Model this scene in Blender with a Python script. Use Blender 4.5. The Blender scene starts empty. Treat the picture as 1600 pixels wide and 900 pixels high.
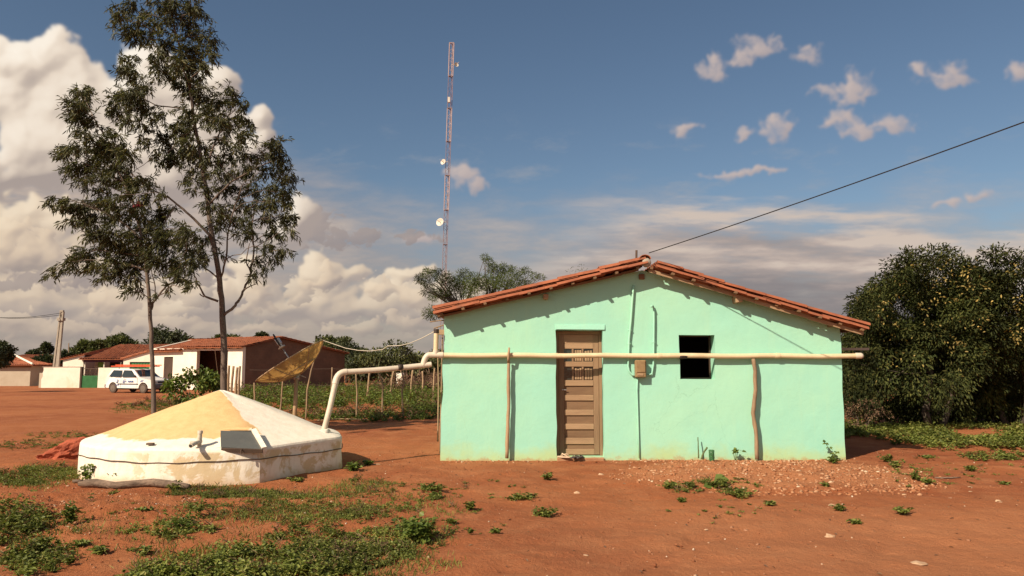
import bpy, math, random
import numpy as np
from mathutils import Vector, Matrix
rad = math.radians
rng = np.random.default_rng(11)
random.seed(11)
S = bpy.context.scene
COL = S.collection

# ---------------------------------------------------------------- camera model
F = 1155.0
EYE = 1.7
PITCH = math.atan(115 / F)
CP, SP = math.cos(PITCH), math.sin(PITCH)

def ray(px, py):
    cx = (px - 800) / F
    cy = (450 - py) / F
    return (cx, CP - cy * SP, SP + cy * CP)

def at(px, py, Y):
    d = ray(px, py)
    t = Y / d[1]
    return Vector((d[0] * t, Y, EYE + d[2] * t))

# ---------------------------------------------------------------- noise / terrain
def _h(ix, iy, seed):
    n = (ix.astype(np.int64) * 374761393 + iy.astype(np.int64) * 668265263 + seed * 1442695041) & 0x7fffffff
    n = ((n ^ (n >> 13)) * 1274126177) & 0x7fffffff
    n = n ^ (n >> 16)
    return (n & 0xffff) / 65535.0

def vnoise(x, y, seed=0):
    x = np.asarray(x, float); y = np.asarray(y, float)
    ix = np.floor(x); iy = np.floor(y)
    fx = x - ix; fy = y - iy
    fx = fx * fx * (3 - 2 * fx); fy = fy * fy * (3 - 2 * fy)
    a = _h(ix, iy, seed); b = _h(ix + 1, iy, seed); c = _h(ix, iy + 1, seed); d = _h(ix + 1, iy + 1, seed)
    return (a * (1 - fx) + b * fx) * (1 - fy) + (c * (1 - fx) + d * fx) * fy

def fbm(x, y, octv=4, seed=0):
    s = 0; a = .5; t = 0
    x = np.asarray(x, float); y = np.asarray(y, float)
    for k in range(octv):
        s = s + a * vnoise(x * 2 ** k, y * 2 ** k, seed + k * 17); t += a; a *= .5
    return s / t

def gz(x, y):
    x = np.asarray(x, float); y = np.asarray(y, float)
    base = -0.008 * np.clip(y - 20, 0, 70)
    near = np.clip(1.3 - np.maximum(np.abs(x) - 12, np.abs(y - 11) - 10) / 12, 0, 1)
    n = (fbm(x * .7, y * .7, 3, 3) - .5) * .10 + (fbm(x * 2.6, y * 3.4, 4, 9) - .5) * .055
    heap = .13 * np.exp(-(((x - 3.9) / 2.1) ** 2 + ((y - 11.2) / 1.2) ** 2) ** 1.4)
    heap = heap * (1 + .9 * (fbm(x * 4, y * 4, 3, 21) - .5))
    flat = 1 - .8 * np.exp(-(((x - 2.3) / 4.6) ** 6 + ((y - 14.6) / 2.4) ** 6))
    lump = .07 * np.clip(fbm(x * 1.3, y * 1.3, 2, 31) - .5, 0, 1) * np.exp(-(((x + 5.5) / 3.5) ** 2 + ((y - 8.6) / 1.6) ** 2))
    return base + near * n * flat + heap + lump * 3

def g1(x, y):
    return float(gz(x, y))

def gnd(px, py):
    z = 0.0
    d = ray(px, py)
    for k in range(12):
        t = (z - EYE) / d[2] if d[2] < -1e-4 else 3000
        x, y = d[0] * t, d[1] * t
        z = g1(x, y) if y < 400 else -.56
    return Vector((x, y, z))

# ---------------------------------------------------------------- objects
def origin_of(o):
    v = Vector((0, 0, 0))
    while o:
        v = v + Vector(o.location); o = o.parent
    return v

def tag(o, label=None, cat=None, group=None, kind=None):
    if label: o['label'] = label
    if cat: o['category'] = cat
    if group: o['group'] = group
    if kind: o['kind'] = kind
    return o

def thing(name, loc, label, cat, group=None):
    o = bpy.data.objects.new(name, None)
    COL.objects.link(o)
    o.location = loc
    o.empty_display_size = .2
    return tag(o, label, cat, group)

def link_mesh(name, me, mat, parent=None, loc=None):
    o = bpy.data.objects.new(name, me)
    COL.objects.link(o)
    if mat: me.materials.append(mat)
    if parent: o.parent = parent
    elif loc is not None: o.location = loc
    return o

def copy_tree(o, parent=None):
    c = o.copy()
    COL.objects.link(c)
    c.parent = parent
    for ch in list(o.children):
        copy_tree(ch, c)
    return c

class MB:
    """collects shapes (world coordinates) into one mesh"""
    def __init__(s):
        s.v = []; s.f = []
    def add(s, vs, fs):
        n = len(s.v)
        s.v.extend([tuple(v) for v in vs])
        s.f.extend([tuple(i + n for i in f) for f in fs])
    def box(s, lo, hi, M=None):
        x0, y0, z0 = lo; x1, y1, z1 = hi
        vs = [Vector(p) for p in ((x0,y0,z0),(x1,y0,z0),(x1,y1,z0),(x0,y1,z0),(x0,y0,z1),(x1,y0,z1),(x1,y1,z1),(x0,y1,z1))]
        if M: vs = [M @ v for v in vs]
        s.add(vs, [(0,3,2,1),(4,5,6,7),(0,1,5,4),(1,2,6,5),(2,3,7,6),(3,0,4,7)])
    def rbox(s, lo, hi, b=.01, M=None):
        """box with bevelled edges"""
        x0, y0, z0 = lo; x1, y1, z1 = hi
        b = min(b, (x1-x0)*.45, (y1-y0)*.45, (z1-z0)*.45)
        vs = []; idx = {}
        for ix in (0, 1):
            for iy in (0, 1):
                for iz in (0, 1):
                    c = (x1 if ix else x0, y1 if iy else y0, z1 if iz else z0)
                    sg = (-1 if ix else 1, -1 if iy else 1, -1 if iz else 1)
                    for ax in range(3):
                        p = [c[k] + (0 if k == ax else sg[k] * b) for k in range(3)]
                        idx[(ix, iy, iz, ax)] = len(vs); vs.append(Vector(p))
        fs = []
        I = idx
        for ax in range(3):
            for sd in (0, 1):
                o1, o2 = [k for k in range(3) if k != ax]
                q = []
                for a, b2 in ((0,0),(1,0),(1,1),(0,1)):
                    k = [0,0,0]; k[ax] = sd; k[o1] = a; k[o2] = b2
                    q.append(I[(k[0],k[1],k[2],ax)])
                fs.append(q)
        for ax in range(3):      # edges along ax
            o1, o2 = [k for k in range(3) if k != ax]
            for a in (0, 1):
                for c in (0, 1):
                    k0 = [0,0,0]; k0[o1] = a; k0[o2] = c; k1 = list(k0); k1[ax] = 1
                    fs.append([I[(*k0, o1)], I[(*k1, o1)], I[(*k1, o2)], I[(*k0, o2)]])
        for ix in (0,1):
            for iy in (0,1):
                for iz in (0,1):
                    fs.append([I[(ix,iy,iz,0)], I[(ix,iy,iz,1)], I[(ix,iy,iz,2)]])
        if M: vs = [M @ v for v in vs]
        s.add(vs, fs)
    def tube(s, path, r, n=8, cap=True):
        path = [Vector(p) for p in path]
        m = len(path)
        rr = r if isinstance(r, (list, tuple)) else [r] * m
        vs = []; up = None
        for i, p in enumerate(path):
            t = (path[min(i+1, m-1)] - path[max(i-1, 0)])
            if t.length < 1e-9: t = Vector((0,0,1))
            t.normalize()
            if up is None:
                up = Vector((0,0,1)) if abs(t.z) < .9 else Vector((1,0,0))
            a = t.cross(up)
            if a.length < 1e-6: a = t.cross(Vector((0,1,0)))
            a.normalize(); b = a.cross(t); up = b
            for k in range(n):
                th = 2*math.pi*k/n
                vs.append(p + (a*math.cos(th) + b*math.sin(th)) * rr[i])
        fs = []
        for i in range(m-1):
            for k in range(n):
                k2 = (k+1) % n
                fs.append((i*n+k, i*n+k2, (i+1)*n+k2, (i+1)*n+k))
        if cap:
            fs.append(tuple(range(n))[::-1]); fs.append(tuple((m-1)*n+k for k in range(n)))
        s.add(vs, fs)
    def lathe(s, prof, n=24, M=None, cap=True):
        vs = []
        for r, z in prof:
            for k in range(n):
                th = 2*math.pi*k/n
                v = Vector((r*math.cos(th), r*math.sin(th), z))
                vs.append(M @ v if M else v)
        fs = []
        for i in range(len(prof)-1):
            for k in range(n):
                k2 = (k+1) % n
                fs.append((i*n+k, i*n+k2, (i+1)*n+k2, (i+1)*n+k))
        if cap:
            fs.append(tuple(range(n))[::-1]); m = len(prof)-1
            fs.append(tuple(m*n+k for k in range(n)))
        s.add(vs, fs)
    def prism(s, poly, ext):
        """poly: list of 3D points, ext: extrusion vector"""
        n = len(poly); ext = Vector(ext)
        vs = [Vector(p) for p in poly] + [Vector(p) + ext for p in poly]
        fs = [tuple(range(n)), tuple(range(2*n-1, n-1, -1))]
        for i in range(n):
            j = (i+1) % n
            fs.append((i, i+n, j+n, j))
        s.add(vs, fs)
    def build(s, name, mat, parent=None, smooth=False, loc=None, angle=None):
        o0 = origin_of(parent) if parent else (Vector(loc) if loc is not None else Vector((0,0,0)))
        me = bpy.data.meshes.new(name)
        me.from_pydata([(v[0]-o0.x, v[1]-o0.y, v[2]-o0.z) for v in s.v], [], s.f)
        import bmesh
        bm = bmesh.new(); bm.from_mesh(me)
        bmesh.ops.recalc_face_normals(bm, faces=bm.faces)
        bm.to_mesh(me); bm.free()
        if smooth:
            me.polygons.foreach_set('use_smooth', [True]*len(me.polygons))
            if angle:
                try: me.set_sharp_from_angle(angle=rad(angle))
                except Exception: pass
        me.update()
        return link_mesh(name, me, mat, parent, o0 if parent is None else None)

def np_mesh(name, V, Fq, mat, parent=None, smooth=False, loc=None):
    """V (n,3), Fq (m,k) -> mesh object, world coords"""
    o0 = origin_of(parent) if parent else (Vector(loc) if loc is not None else Vector((0,0,0)))
    V = np.asarray(V, np.float32) - np.array(o0, np.float32)
    Fq = np.asarray(Fq, np.int32)
    me = bpy.data.meshes.new(name)
    m, k = Fq.shape
    me.vertices.add(len(V)); me.loops.add(m*k); me.polygons.add(m)
    me.vertices.foreach_set('co', V.ravel())
    me.loops.foreach_set('vertex_index', Fq.ravel())
    me.polygons.foreach_set('loop_start', np.arange(0, m*k, k, dtype=np.int32))
    me.polygons.foreach_set('loop_total', np.full(m, k, np.int32))
    if smooth: me.polygons.foreach_set('use_smooth', np.ones(m, bool))
    me.update(calc_edges=True)
    me.validate()
    return link_mesh(name, me, mat, parent, o0 if parent is None else None)

def unit(a):
    return a / np.maximum(np.linalg.norm(a, axis=-1, keepdims=True), 1e-9)

def leaves_mesh(name, P, A, N, L, W, mat, parent=None, loc=None, fold=.25, bend=.15):
    P = np.asarray(P, float); A = unit(np.asarray(A, float)); N = np.asarray(N, float)
    n = len(P)
    L = np.broadcast_to(np.asarray(L, float), (n,))[:, None]; W = np.broadcast_to(np.asarray(W, float), (n,))[:, None]
    B = unit(np.cross(A, N)); N = unit(np.cross(B, A))
    up = N * (W * fold)
    b = P
    l1 = P + A*L*.33 + B*W*.5 + up; r1 = P + A*L*.33 - B*W*.5 + up
    l2 = P + A*L*.68 + B*W*.42 + up - N*L*bend*.4; r2 = P + A*L*.68 - B*W*.42 + up - N*L*bend*.4
    t = P + A*L - N*L*bend
    V = np.stack([b, r1, r2, t, l2, l1], 1).reshape(-1, 3)
    i = (np.arange(n)*6)[:, None]
    Fq = np.concatenate([i + np.array([[0,1,2,3]]), i + np.array([[0,3,4,5]])], 0)
    return np_mesh(name, V, Fq, mat, parent, False, loc)

# ---------------------------------------------------------------- materials
class NT:
    def __init__(s, tree): s.t = tree; s.n = tree.nodes; s.l = tree.links
    def node(s, kind, **kw):
        nd = s.n.new(kind)
        for k, v in kw.items(): setattr(nd, k, v)
        return nd
    def set(s, sock, v):
        if isinstance(v, bpy.types.NodeSocket): s.l.new(v, sock)
        elif v is not None: sock.default_value = v
    def math(s, op, a, b=None, c=None, clamp=False):
        nd = s.node('ShaderNodeMath', operation=op, use_clamp=clamp)
        s.set(nd.inputs[0], a)
        if b is not None: s.set(nd.inputs[1], b)
        if c is not None: s.set(nd.inputs[2], c)
        return nd.outputs[0]
    def vmath(s, op, a, b=None, out=0):
        nd = s.node('ShaderNodeVectorMath', operation=op)
        s.set(nd.inputs[0], a)
        if b is not None: s.set(nd.inputs[1], b)
        return nd.outputs[out]
    def sstep(s, v, lo, hi, a=0., b=1.):
        nd = s.node('ShaderNodeMapRange', interpolation_type='SMOOTHSTEP')
        s.set(nd.inputs[0], v); s.set(nd.inputs[1], lo); s.set(nd.inputs[2], hi); s.set(nd.inputs[3], a); s.set(nd.inputs[4], b)
        return nd.outputs[0]
    def mix(s, fac, a, b, mode='MIX'):
        nd = s.node('ShaderNodeMix', data_type='RGBA', blend_type=mode)
        s.set(nd.inputs[0], fac)
        s.set(nd.inputs[6], (*a, 1) if isinstance(a, tuple) and len(a) == 3 else a)
        s.set(nd.inputs[7], (*b, 1) if isinstance(b, tuple) and len(b) == 3 else b)
        return nd.outputs[2]
    def noise(s, vec, scale, detail=4, rough=.55, out=0, dist=0.):
        nd = s.node('ShaderNodeTexNoise')
        if vec is not None: s.l.new(vec, nd.inputs['Vector'])
        s.set(nd.inputs['Scale'], scale); s.set(nd.inputs['Detail'], detail); s.set(nd.inputs['Roughness'], rough); s.set(nd.inputs['Distortion'], dist)
        return nd.outputs[out]
    def ramp(s, fac, stops, interp='LINEAR'):
        nd = s.node('ShaderNodeValToRGB')
        nd.color_ramp.interpolation = interp
        el = nd.color_ramp.elements
        while len(el) < len(stops): el.new(.5)
        for e, (p, c) in zip(el, stops):
            e.position = p; e.color = (*c, 1)
        s.l.new(fac, nd.inputs[0])
        return nd.outputs[0]
    def bump(s, h, strength=.5, dist=.01, normal=None):
        nd = s.node('ShaderNodeBump')
        s.set(nd.inputs['Strength'], strength); s.set(nd.inputs['Distance'], dist); s.l.new(h, nd.inputs['Height'])
        if normal is not None: s.l.new(normal, nd.inputs['Normal'])
        return nd.outputs[0]

def new_mat(name):
    m = bpy.data.materials.new(name)
    m.use_nodes = True
    T = NT(m.node_tree)
    bsdf = next(n for n in T.n if n.type == 'BSDF_PRINCIPLED')
    return m, T, bsdf

def coords(T, world=True):
    tc = T.node('ShaderNodeTexCoord')
    return tc.outputs['Object']

def simple(name, c1, c2=None, rough=.7, scale=6., fine=60., bump=.15, bdist=.004, metal=0., spec=.4, stretch=None, dirt=None, dirt_amt=.4):
    m, T, b = new_mat(name)
    v = coords(T)
    if stretch:
        v = T.vmath('MULTIPLY', v, stretch)
    c2 = c2 or tuple(x*.75 for x in c1)
    n1 = T.noise(v, scale, 5, .6)
    n2 = T.noise(v, fine, 3, .6)
    f = T.sstep(T.math('ADD', T.math('MULTIPLY', n1, .7), T.math('MULTIPLY', n2, .3)), .3, .7)
    col = T.mix(f, c1, c2)
    if dirt:
        d = T.sstep(T.noise(v, scale*.6, 6, .65, dist=.6), .52, .72)
        col = T.mix(T.math('MULTIPLY', d, dirt_amt), col, dirt)
    T.l.new(col, b.inputs['Base Color'])
    b.inputs['Roughness'].default_value = rough
    b.inputs['Metallic'].default_value = metal
    b.inputs['Specular IOR Level'].default_value = spec
    if bump:
        T.l.new(T.bump(n2, bump, bdist), b.inputs['Normal'])
    return m

def leaf_mat(name, stops, rough=.5, trans=.3, spec=.35, vary=(.75, 1.3)):
    m, T, b = new_mat(name)
    g = T.node('ShaderNodeNewGeometry')
    col = T.ramp(g.outputs['Random Per Island'], stops)
    n = T.noise(coords(T), 1.1, 3, .5)
    hsv = T.node('ShaderNodeHueSaturation')
    T.l.new(col, hsv.inputs['Color'])
    T.l.new(T.sstep(n, .32, .68, *vary), hsv.inputs['Value'])
    col = hsv.outputs[0]
    T.l.new(col, b.inputs['Base Color'])
    b.inputs['Roughness'].default_value = rough
    b.inputs['Specular IOR Level'].default_value = spec
    tr = T.node('ShaderNodeBsdfTranslucent')
    T.l.new(T.mix(1., col, (1., 1.15, .6), 'MULTIPLY'), tr.inputs['Color'])
    mx = T.node('ShaderNodeMixShader')
    mx.inputs[0].default_value = trans
    T.l.new(b.outputs[0], mx.inputs[1]); T.l.new(tr.outputs[0], mx.inputs[2])
    out = next(n for n in T.n if n.type == 'OUTPUT_MATERIAL')
    T.l.new(mx.outputs[0], out.inputs[0])
    return m

M = {}
M['tile'] = simple('clay_tile', (.35,.112,.052), (.22,.066,.033), .88, 4, 35, .5, .006, dirt=(.12,.07,.05), dirt_amt=.65)
M['tile_old'] = simple('old_clay_tile', (.42,.13,.055), (.22,.075,.04), .85, 3.5, 18, .3, .01, dirt=(.10,.06,.045), dirt_amt=.6)
M['wood'] = simple('weathered_wood', (.29,.18,.105), (.19,.115,.065), .75, 5, 50, .35, .003, stretch=(1,1,.12))
M['panel_wood'] = simple('panel_wood', (.22,.13,.072), (.14,.08,.043), .75, 5, 50, .35, .003, stretch=(.12,1,1))
M['wood_h'] = simple('rail_wood', (.37,.24,.14), (.25,.155,.09), .75, 5, 50, .35, .003, stretch=(.12,1,1))
M['beam'] = simple('beam_wood', (.22,.12,.06), (.13,.07,.04), .8, 5, 30, .4, .004, stretch=(.2,.2,1))
M['stick'] = simple('stick_wood', (.33,.22,.13), (.19,.125,.08), .85, 9, 50, .5, .004, stretch=(1,1,.25))
M['stick_pale'] = simple('peeled_stick', (.40,.27,.16), (.26,.17,.10), .8, 9, 50, .5, .004, stretch=(1,1,.25))
M['log'] = simple('dead_log', (.24,.165,.12), (.085,.058,.042), .9, 9, 40, 1., .012, stretch=(.3,1,1))
M['bark'] = simple('tree_bark', (.17,.125,.10), (.085,.062,.052), .9, 7, 30, .7, .015, stretch=(1,1,.3), dirt=(.28,.20,.16), dirt_amt=.5)
M['bark_dark'] = simple('dark_bark', (.10,.075,.055), (.055,.042,.034), .9, 6, 30, .6, .015, stretch=(1,1,.3))
M['pvc'] = simple('pvc_pipe', (.66,.55,.36), (.58,.46,.29), .45, 2.5, 20, .03, .001, dirt=(.40,.28,.16), dirt_amt=.35)
M['pvc_white'] = simple('white_pvc', (.62,.55,.45), (.50,.43,.34), .45, 4, 25, .05, .001, dirt=(.38,.28,.2), dirt_amt=.4)
M['black_tape'] = simple('dark_tape', (.045,.03,.022), (.03,.02,.015), .6, 10, 50, .2)
M['meter'] = simple('meter_plastic', (.30,.20,.10), (.20,.125,.06), .5, 8, 40, .1, .002)
M['mint_pipe'] = simple('painted_conduit', (.36,.68,.52), (.33,.62,.47), .6, 6, 40, .1)
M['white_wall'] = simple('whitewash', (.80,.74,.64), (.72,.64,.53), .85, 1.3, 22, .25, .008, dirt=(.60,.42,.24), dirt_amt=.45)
M['shade_wall'] = simple('shaded_plaster', (.44,.37,.29), (.38,.31,.235), .85, 1.3, 22, .25, .008, dirt=(.30,.2,.12), dirt_amt=.5)  # plaster darkened: the wall's shade is put into its base colour
M['green_paint'] = simple('green_paint', (.045,.20,.065), (.035,.14,.05), .5, 3, 25, .1)
M['lime_paint'] = simple('lime_wall', (.33,.62,.17), (.30,.55,.15), .8, 3, 25, .1)
M['purple'] = simple('purple_beam', (.12,.035,.06), (.09,.028,.045), .7, 3, 20, .1)
M['dark_room'] = simple('interior_shade', (.05,.035,.025), (.035,.025,.02), .9, 3, 20, .1)  # near black stands for the shade of unlit interiors
M['dark_door'] = simple('dark_door_wood', (.075,.045,.03), (.05,.03,.02), .7, 5, 30, .2, stretch=(1,1,.2))
M['concrete'] = simple('concrete', (.36,.31,.26), (.28,.24,.19), .85, 4, 40, .3, .005)
M['sill'] = simple('trodden_sill', (.36,.20,.11), (.28,.13,.065), .9, 6, 40, .4, .006)
M['steel'] = simple('galvanised', (.50,.50,.48), (.38,.38,.37), .4, 6, 30, .05, metal=.7)
M['lid'] = simple('lid_sheet', (.15,.152,.142), (.12,.122,.116), .45, 3, 25, .05, metal=.35, dirt=(.3,.25,.19), dirt_amt=.3)
M['iron'] = simple('rusty_iron', (.10,.06,.04), (.06,.04,.03), .7, 9, 40, .2)
M['wire'] = simple('black_wire', (.02,.018,.018), (.015,.013,.013), .5, 10, 40, 0)
M['wire_pale'] = simple('pale_cable', (.60,.54,.44), (.5,.44,.36), .5, 10, 40, 0)
M['mast_white'] = simple('mast_white_paint', (.45,.33,.30), (.38,.26,.235), .6, 3, 20, 0)
M['mast_red'] = simple('mast_red_paint', (.28,.17,.17), (.22,.14,.14), .6, 3, 20, 0)
M['dish_white'] = simple('white_antenna', (.58,.53,.46), (.5,.45,.38), .5, 3, 20, 0)
M['car_white'] = simple('white_car_paint', (.78,.76,.73), (.72,.68,.63), .25, 1.2, 30, 0, spec=.6, dirt=(.55,.40,.28), dirt_amt=.35)
M['bumper'] = simple('grey_bumper', (.09,.09,.10), (.07,.07,.075), .55, 4, 40, .05)
M['black'] = simple('black_plastic', (.025,.024,.024), (.018,.018,.018), .5, 4, 40, .05)
M['tyre'] = simple('dusty_tyre', (.06,.045,.038), (.10,.065,.048), .85, 6, 40, .2)
M['rim'] = simple('grey_rim', (.20,.165,.135), (.14,.11,.09), .45, 6, 30, .05, metal=.3)
M['glass'] = simple('dark_glass', (.022,.030,.028), (.018,.024,.022), .06, 2, 30, 0, spec=.9)
M['lamp_glass'] = simple('lamp_glass', (.55,.55,.52), (.45,.45,.43), .12, 9, 30, 0, spec=.8)
M['blue_mark'] = simple('blue_decal', (.05,.09,.28), (.05,.08,.22), .4, 3, 30, 0)
M['orange'] = simple('orange_paint', (.62,.10,.035), (.50,.075,.03), .5, 4, 30, .05)
M['flip_beige'] = simple('beige_rubber', (.62,.47,.33), (.5,.36,.25), .8, 12, 60, .1)
M['flip_dark'] = simple('grey_rubber', (.10,.085,.08), (.075,.065,.06), .8, 12, 60, .1)
M['earth'] = simple('red_clod', (.40,.095,.045), (.24,.055,.028), .95, 5, 30, .9, .03)
M['stone'] = simple('pale_stone', (.50,.34,.22), (.36,.21,.12), .9, 8, 50, .4, .006)
M['redbag'] = simple('red_plastic', (.24,.03,.045), (.18,.02,.035), .4, 5, 30, .1)
M['glassroom'] = simple('window_dark', (.012,.012,.012), (.01,.01,.01), .8, 3, 20, 0)

def gold_mesh():
    m, T, b = new_mat('gold_dish_mesh')
    v = coords(T)
    n = T.noise(v, 3, 4, .6)
    T.l.new(T.mix(T.sstep(n, .35, .65), (.40,.23,.075), (.30,.165,.055)), b.inputs['Base Color'])
    b.inputs['Roughness'].default_value = .55
    b.inputs['Metallic'].default_value = .25
    tr = T.node('ShaderNodeBsdfTransparent')
    mx = T.node('ShaderNodeMixShader'); mx.inputs[0].default_value = .10
    tl = T.node('ShaderNodeBsdfTranslucent'); tl.inputs[0].default_value = (.62,.36,.11,1)
    m2 = T.node('ShaderNodeMixShader'); m2.inputs[0].default_value = .5
    T.l.new(b.outputs[0], m2.inputs[1]); T.l.new(tl.outputs[0], m2.inputs[2])
    T.l.new(m2.outputs[0], mx.inputs[1]); T.l.new(tr.outputs[0], mx.inputs[2])
    T.l.new(mx.outputs[0], next(n for n in T.n if n.type == 'OUTPUT_MATERIAL').inputs[0])
    return m
M['gold'] = gold_mesh()

def bottle_mat():
    m, T, b = new_mat('green_bottle_plastic')
    b.inputs['Base Color'].default_value = (.18,.42,.20,1)
    b.inputs['Roughness'].default_value = .15
    b.inputs['Transmission Weight'].default_value = .75
    b.inputs['IOR'].default_value = 1.2
    T.l.new(T.bump(T.noise(coords(T), 20, 3), .2, .004), b.inputs['Normal'])
    return m
M['bottle'] = bottle_mat()

def brick_mat():
    m, T, b = new_mat('raw_brick')
    v = coords(T)
    # wall runs diagonally: use along-wall coordinate x' and z
    sep = T.node('ShaderNodeSeparateXYZ'); T.l.new(v, sep.inputs[0])
    u = T.math('ADD', T.math('MULTIPLY', sep.outputs[0], .5), T.math('MULTIPLY', sep.outputs[1], .87))
    cmb = T.node('ShaderNodeCombineXYZ'); T.l.new(u, cmb.inputs[0]); T.l.new(sep.outputs[2], cmb.inputs[1])
    br = T.node('ShaderNodeTexBrick')
    T.l.new(cmb.outputs[0], br.inputs['Vector'])
    br.inputs['Scale'].default_value = 1.
    br.inputs['Brick Width'].default_value = .24; br.inputs['Row Height'].default_value = .18
    br.inputs['Mortar Size'].default_value = .012
    br.inputs['Color1'].default_value = (.20,.10,.06,1); br.inputs['Color2'].default_value = (.15,.075,.045,1); br.inputs['Mortar'].default_value = (.17,.11,.075,1)
    n = T.noise(v, 1.2, 4)
    T.l.new(T.mix(T.sstep(n, .3, .75), br.outputs[0], (.13,.07,.045)), b.inputs['Base Color'])
    b.inputs['Roughness'].default_value = .9
    T.l.new(T.bump(br.outputs['Fac'], -.4, .01), b.inputs['Normal'])
    return m
M['brick'] = brick_mat()

def mint_mat():
    m, T, b = new_mat('mint_plaster')
    v = coords(T)
    sep = T.node('ShaderNodeSeparateXYZ'); T.l.new(v, sep.inputs[0])
    n1 = T.noise(v, .55, 4, .6)
    n2 = T.noise(v, 3.0, 5, .65)
    n3 = T.noise(v, 55, 4, .6)
    c = T.mix(T.sstep(n1, .3, .7), (.29,.60,.485), (.335,.62,.465))
    c = T.mix(T.math('MULTIPLY', T.sstep(n2, .45, .75), .30), c, (.28,.565,.465))
    # vertical roller / rain streaks
    st = T.noise(T.vmath('MULTIPLY', v, (9, 9, .35)), 1., 4, .6)
    c = T.mix(T.math('MULTIPLY', T.sstep(st, .5, .75), .16), c, (.41,.635,.43))
    # splashed earth along the foot of the wall
    h = T.math('ADD', sep.outputs[2], T.math('MULTIPLY', T.math('SUBTRACT', T.noise(v, 2.2, 5, .65), .5), -.75))
    c = T.mix(T.sstep(h, -.05, .34, .8, 0.), c, (.41,.52,.24))
    h2 = T.math('ADD', sep.outputs[2], T.math('MULTIPLY', T.math('SUBTRACT', T.noise(v, 6.5, 5, .7), .5), -.42))
    c = T.mix(T.sstep(h2, -.03, .06, .8, 0.), c, (.40,.28,.14))
    vc = T.node('ShaderNodeTexVoronoi', feature='DISTANCE_TO_EDGE'); T.l.new(T.vmath('ADD', v, T.vmath('MULTIPLY', T.noise(v, 3., 4, .6, out=1), (.35,.35,.35))), vc.inputs['Vector']); vc.inputs['Scale'].default_value = 1.1
    crk = T.math('MULTIPLY', T.sstep(vc.outputs['Distance'], .006, .001), T.sstep(T.noise(v, .8, 3), .52, .64))
    c = T.mix(T.math('MULTIPLY', crk, .25), c, (.16,.30,.22))
    # chips and specks
    vor = T.node('ShaderNodeTexVoronoi'); T.l.new(v, vor.inputs['Vector']); vor.inputs['Scale'].default_value = 2.3
    spk = T.math('MULTIPLY', T.sstep(vor.outputs['Distance'], .035, .015), T.sstep(T.noise(v, 1.3, 2), .5, .62))
    c = T.mix(spk, c, (.22,.27,.17))
    T.l.new(c, b.inputs['Base Color'])
    b.inputs['Roughness'].default_value = .7
    b.inputs['Specular IOR Level'].default_value = .25
    bh = T.math('ADD', T.math('MULTIPLY', n3, .35), T.math('MULTIPLY', T.noise(v, 7, 5, .6), 1.))
    T.l.new(T.bump(bh, .28, .02), b.inputs['Normal'])
    return m
M['mint'] = mint_mat()

# ---------------------------------------------------------------- light numbers
SUN_DIR = Vector((.88, .95, -1.0)).normalized()      # the way the light travels
SUN_STRENGTH = 4.7
SKY_STRENGTH = .10
EXPOSURE = 0.55
SKY_TINT = (.53, .545, .535)

def soil_mat():
    m, T, b = new_mat('red_soil')
    v = coords(T)
    big = T.noise(v, .22, 5, .6)
    mid = T.noise(v, 1.6, 6, .65)
    fine = T.noise(v, 26, 6, .7)
    grit = T.noise(v, 110, 3, .7)
    c = T.mix(T.sstep(big, .32, .68), (.345,.122,.048), (.245,.072,.029))
    c = T.mix(T.math('MULTIPLY', T.sstep(mid, .42, .70), .6), c, (.39,.16,.072))
    c = T.mix(T.math('MULTIPLY', T.sstep(fine, .52, .78), .45), c, (.50,.235,.115))
    c = T.mix(T.math('MULTIPLY', T.sstep(fine, .46, .25), .55), c, (.23,.07,.03))
    vor = T.node('ShaderNodeTexVoronoi'); T.l.new(v, vor.inputs['Vector']); vor.inputs['Scale'].default_value = 16
    peb = T.math('MULTIPLY', T.sstep(vor.outputs['Distance'], .16, .08), T.sstep(T.noise(v, 2.7, 3), .50, .62))
    c = T.mix(T.math('MULTIPLY', peb, .7), c, (.40,.25,.16))
    # paler trodden lane through the front yard and before the house
    sep = T.node('ShaderNodeSeparateXYZ'); T.l.new(v, sep.inputs[0])
    wob = T.math('ADD', sep.outputs[1], T.math('MULTIPLY', mid, 1.4))
    lane = T.math('MULTIPLY', T.sstep(sep.outputs[0], -1.5, 2.5), T.sstep(wob, 10.2, 8.2))
    c = T.mix(T.math('MULTIPLY', lane, .38), c, (.40,.175,.085))
    hx = T.math('DIVIDE', T.math('SUBTRACT', sep.outputs[0], 3.9), 2.3); hy = T.math('DIVIDE', T.math('SUBTRACT', sep.outputs[1], 11.3), 1.45)
    hd = T.math('ADD', T.math('ADD', T.math('MULTIPLY', hx, hx), T.math('MULTIPLY', hy, hy)), T.math('MULTIPLY', T.math('SUBTRACT', mid, .5), 1.6))
    c = T.mix(T.sstep(hd, 1.1, .6, 0., .65), c, (.40,.175,.082))
    T.l.new(c, b.inputs['Base Color'])
    b.inputs['Roughness'].default_value = .95
    b.inputs['Specular IOR Level'].default_value = .15
    h = T.math('ADD', T.math('MULTIPLY', fine, 1.), T.math('ADD', T.math('MULTIPLY', grit, .35), T.math('MULTIPLY', peb, .5)))
    h = T.math('ADD', h, T.math('MULTIPLY', T.noise(v, 7, 4, .6), 1.2))
    T.l.new(T.bump(h, .8, .03), b.inputs['Normal'])
    return m
M['soil'] = soil_mat()

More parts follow.
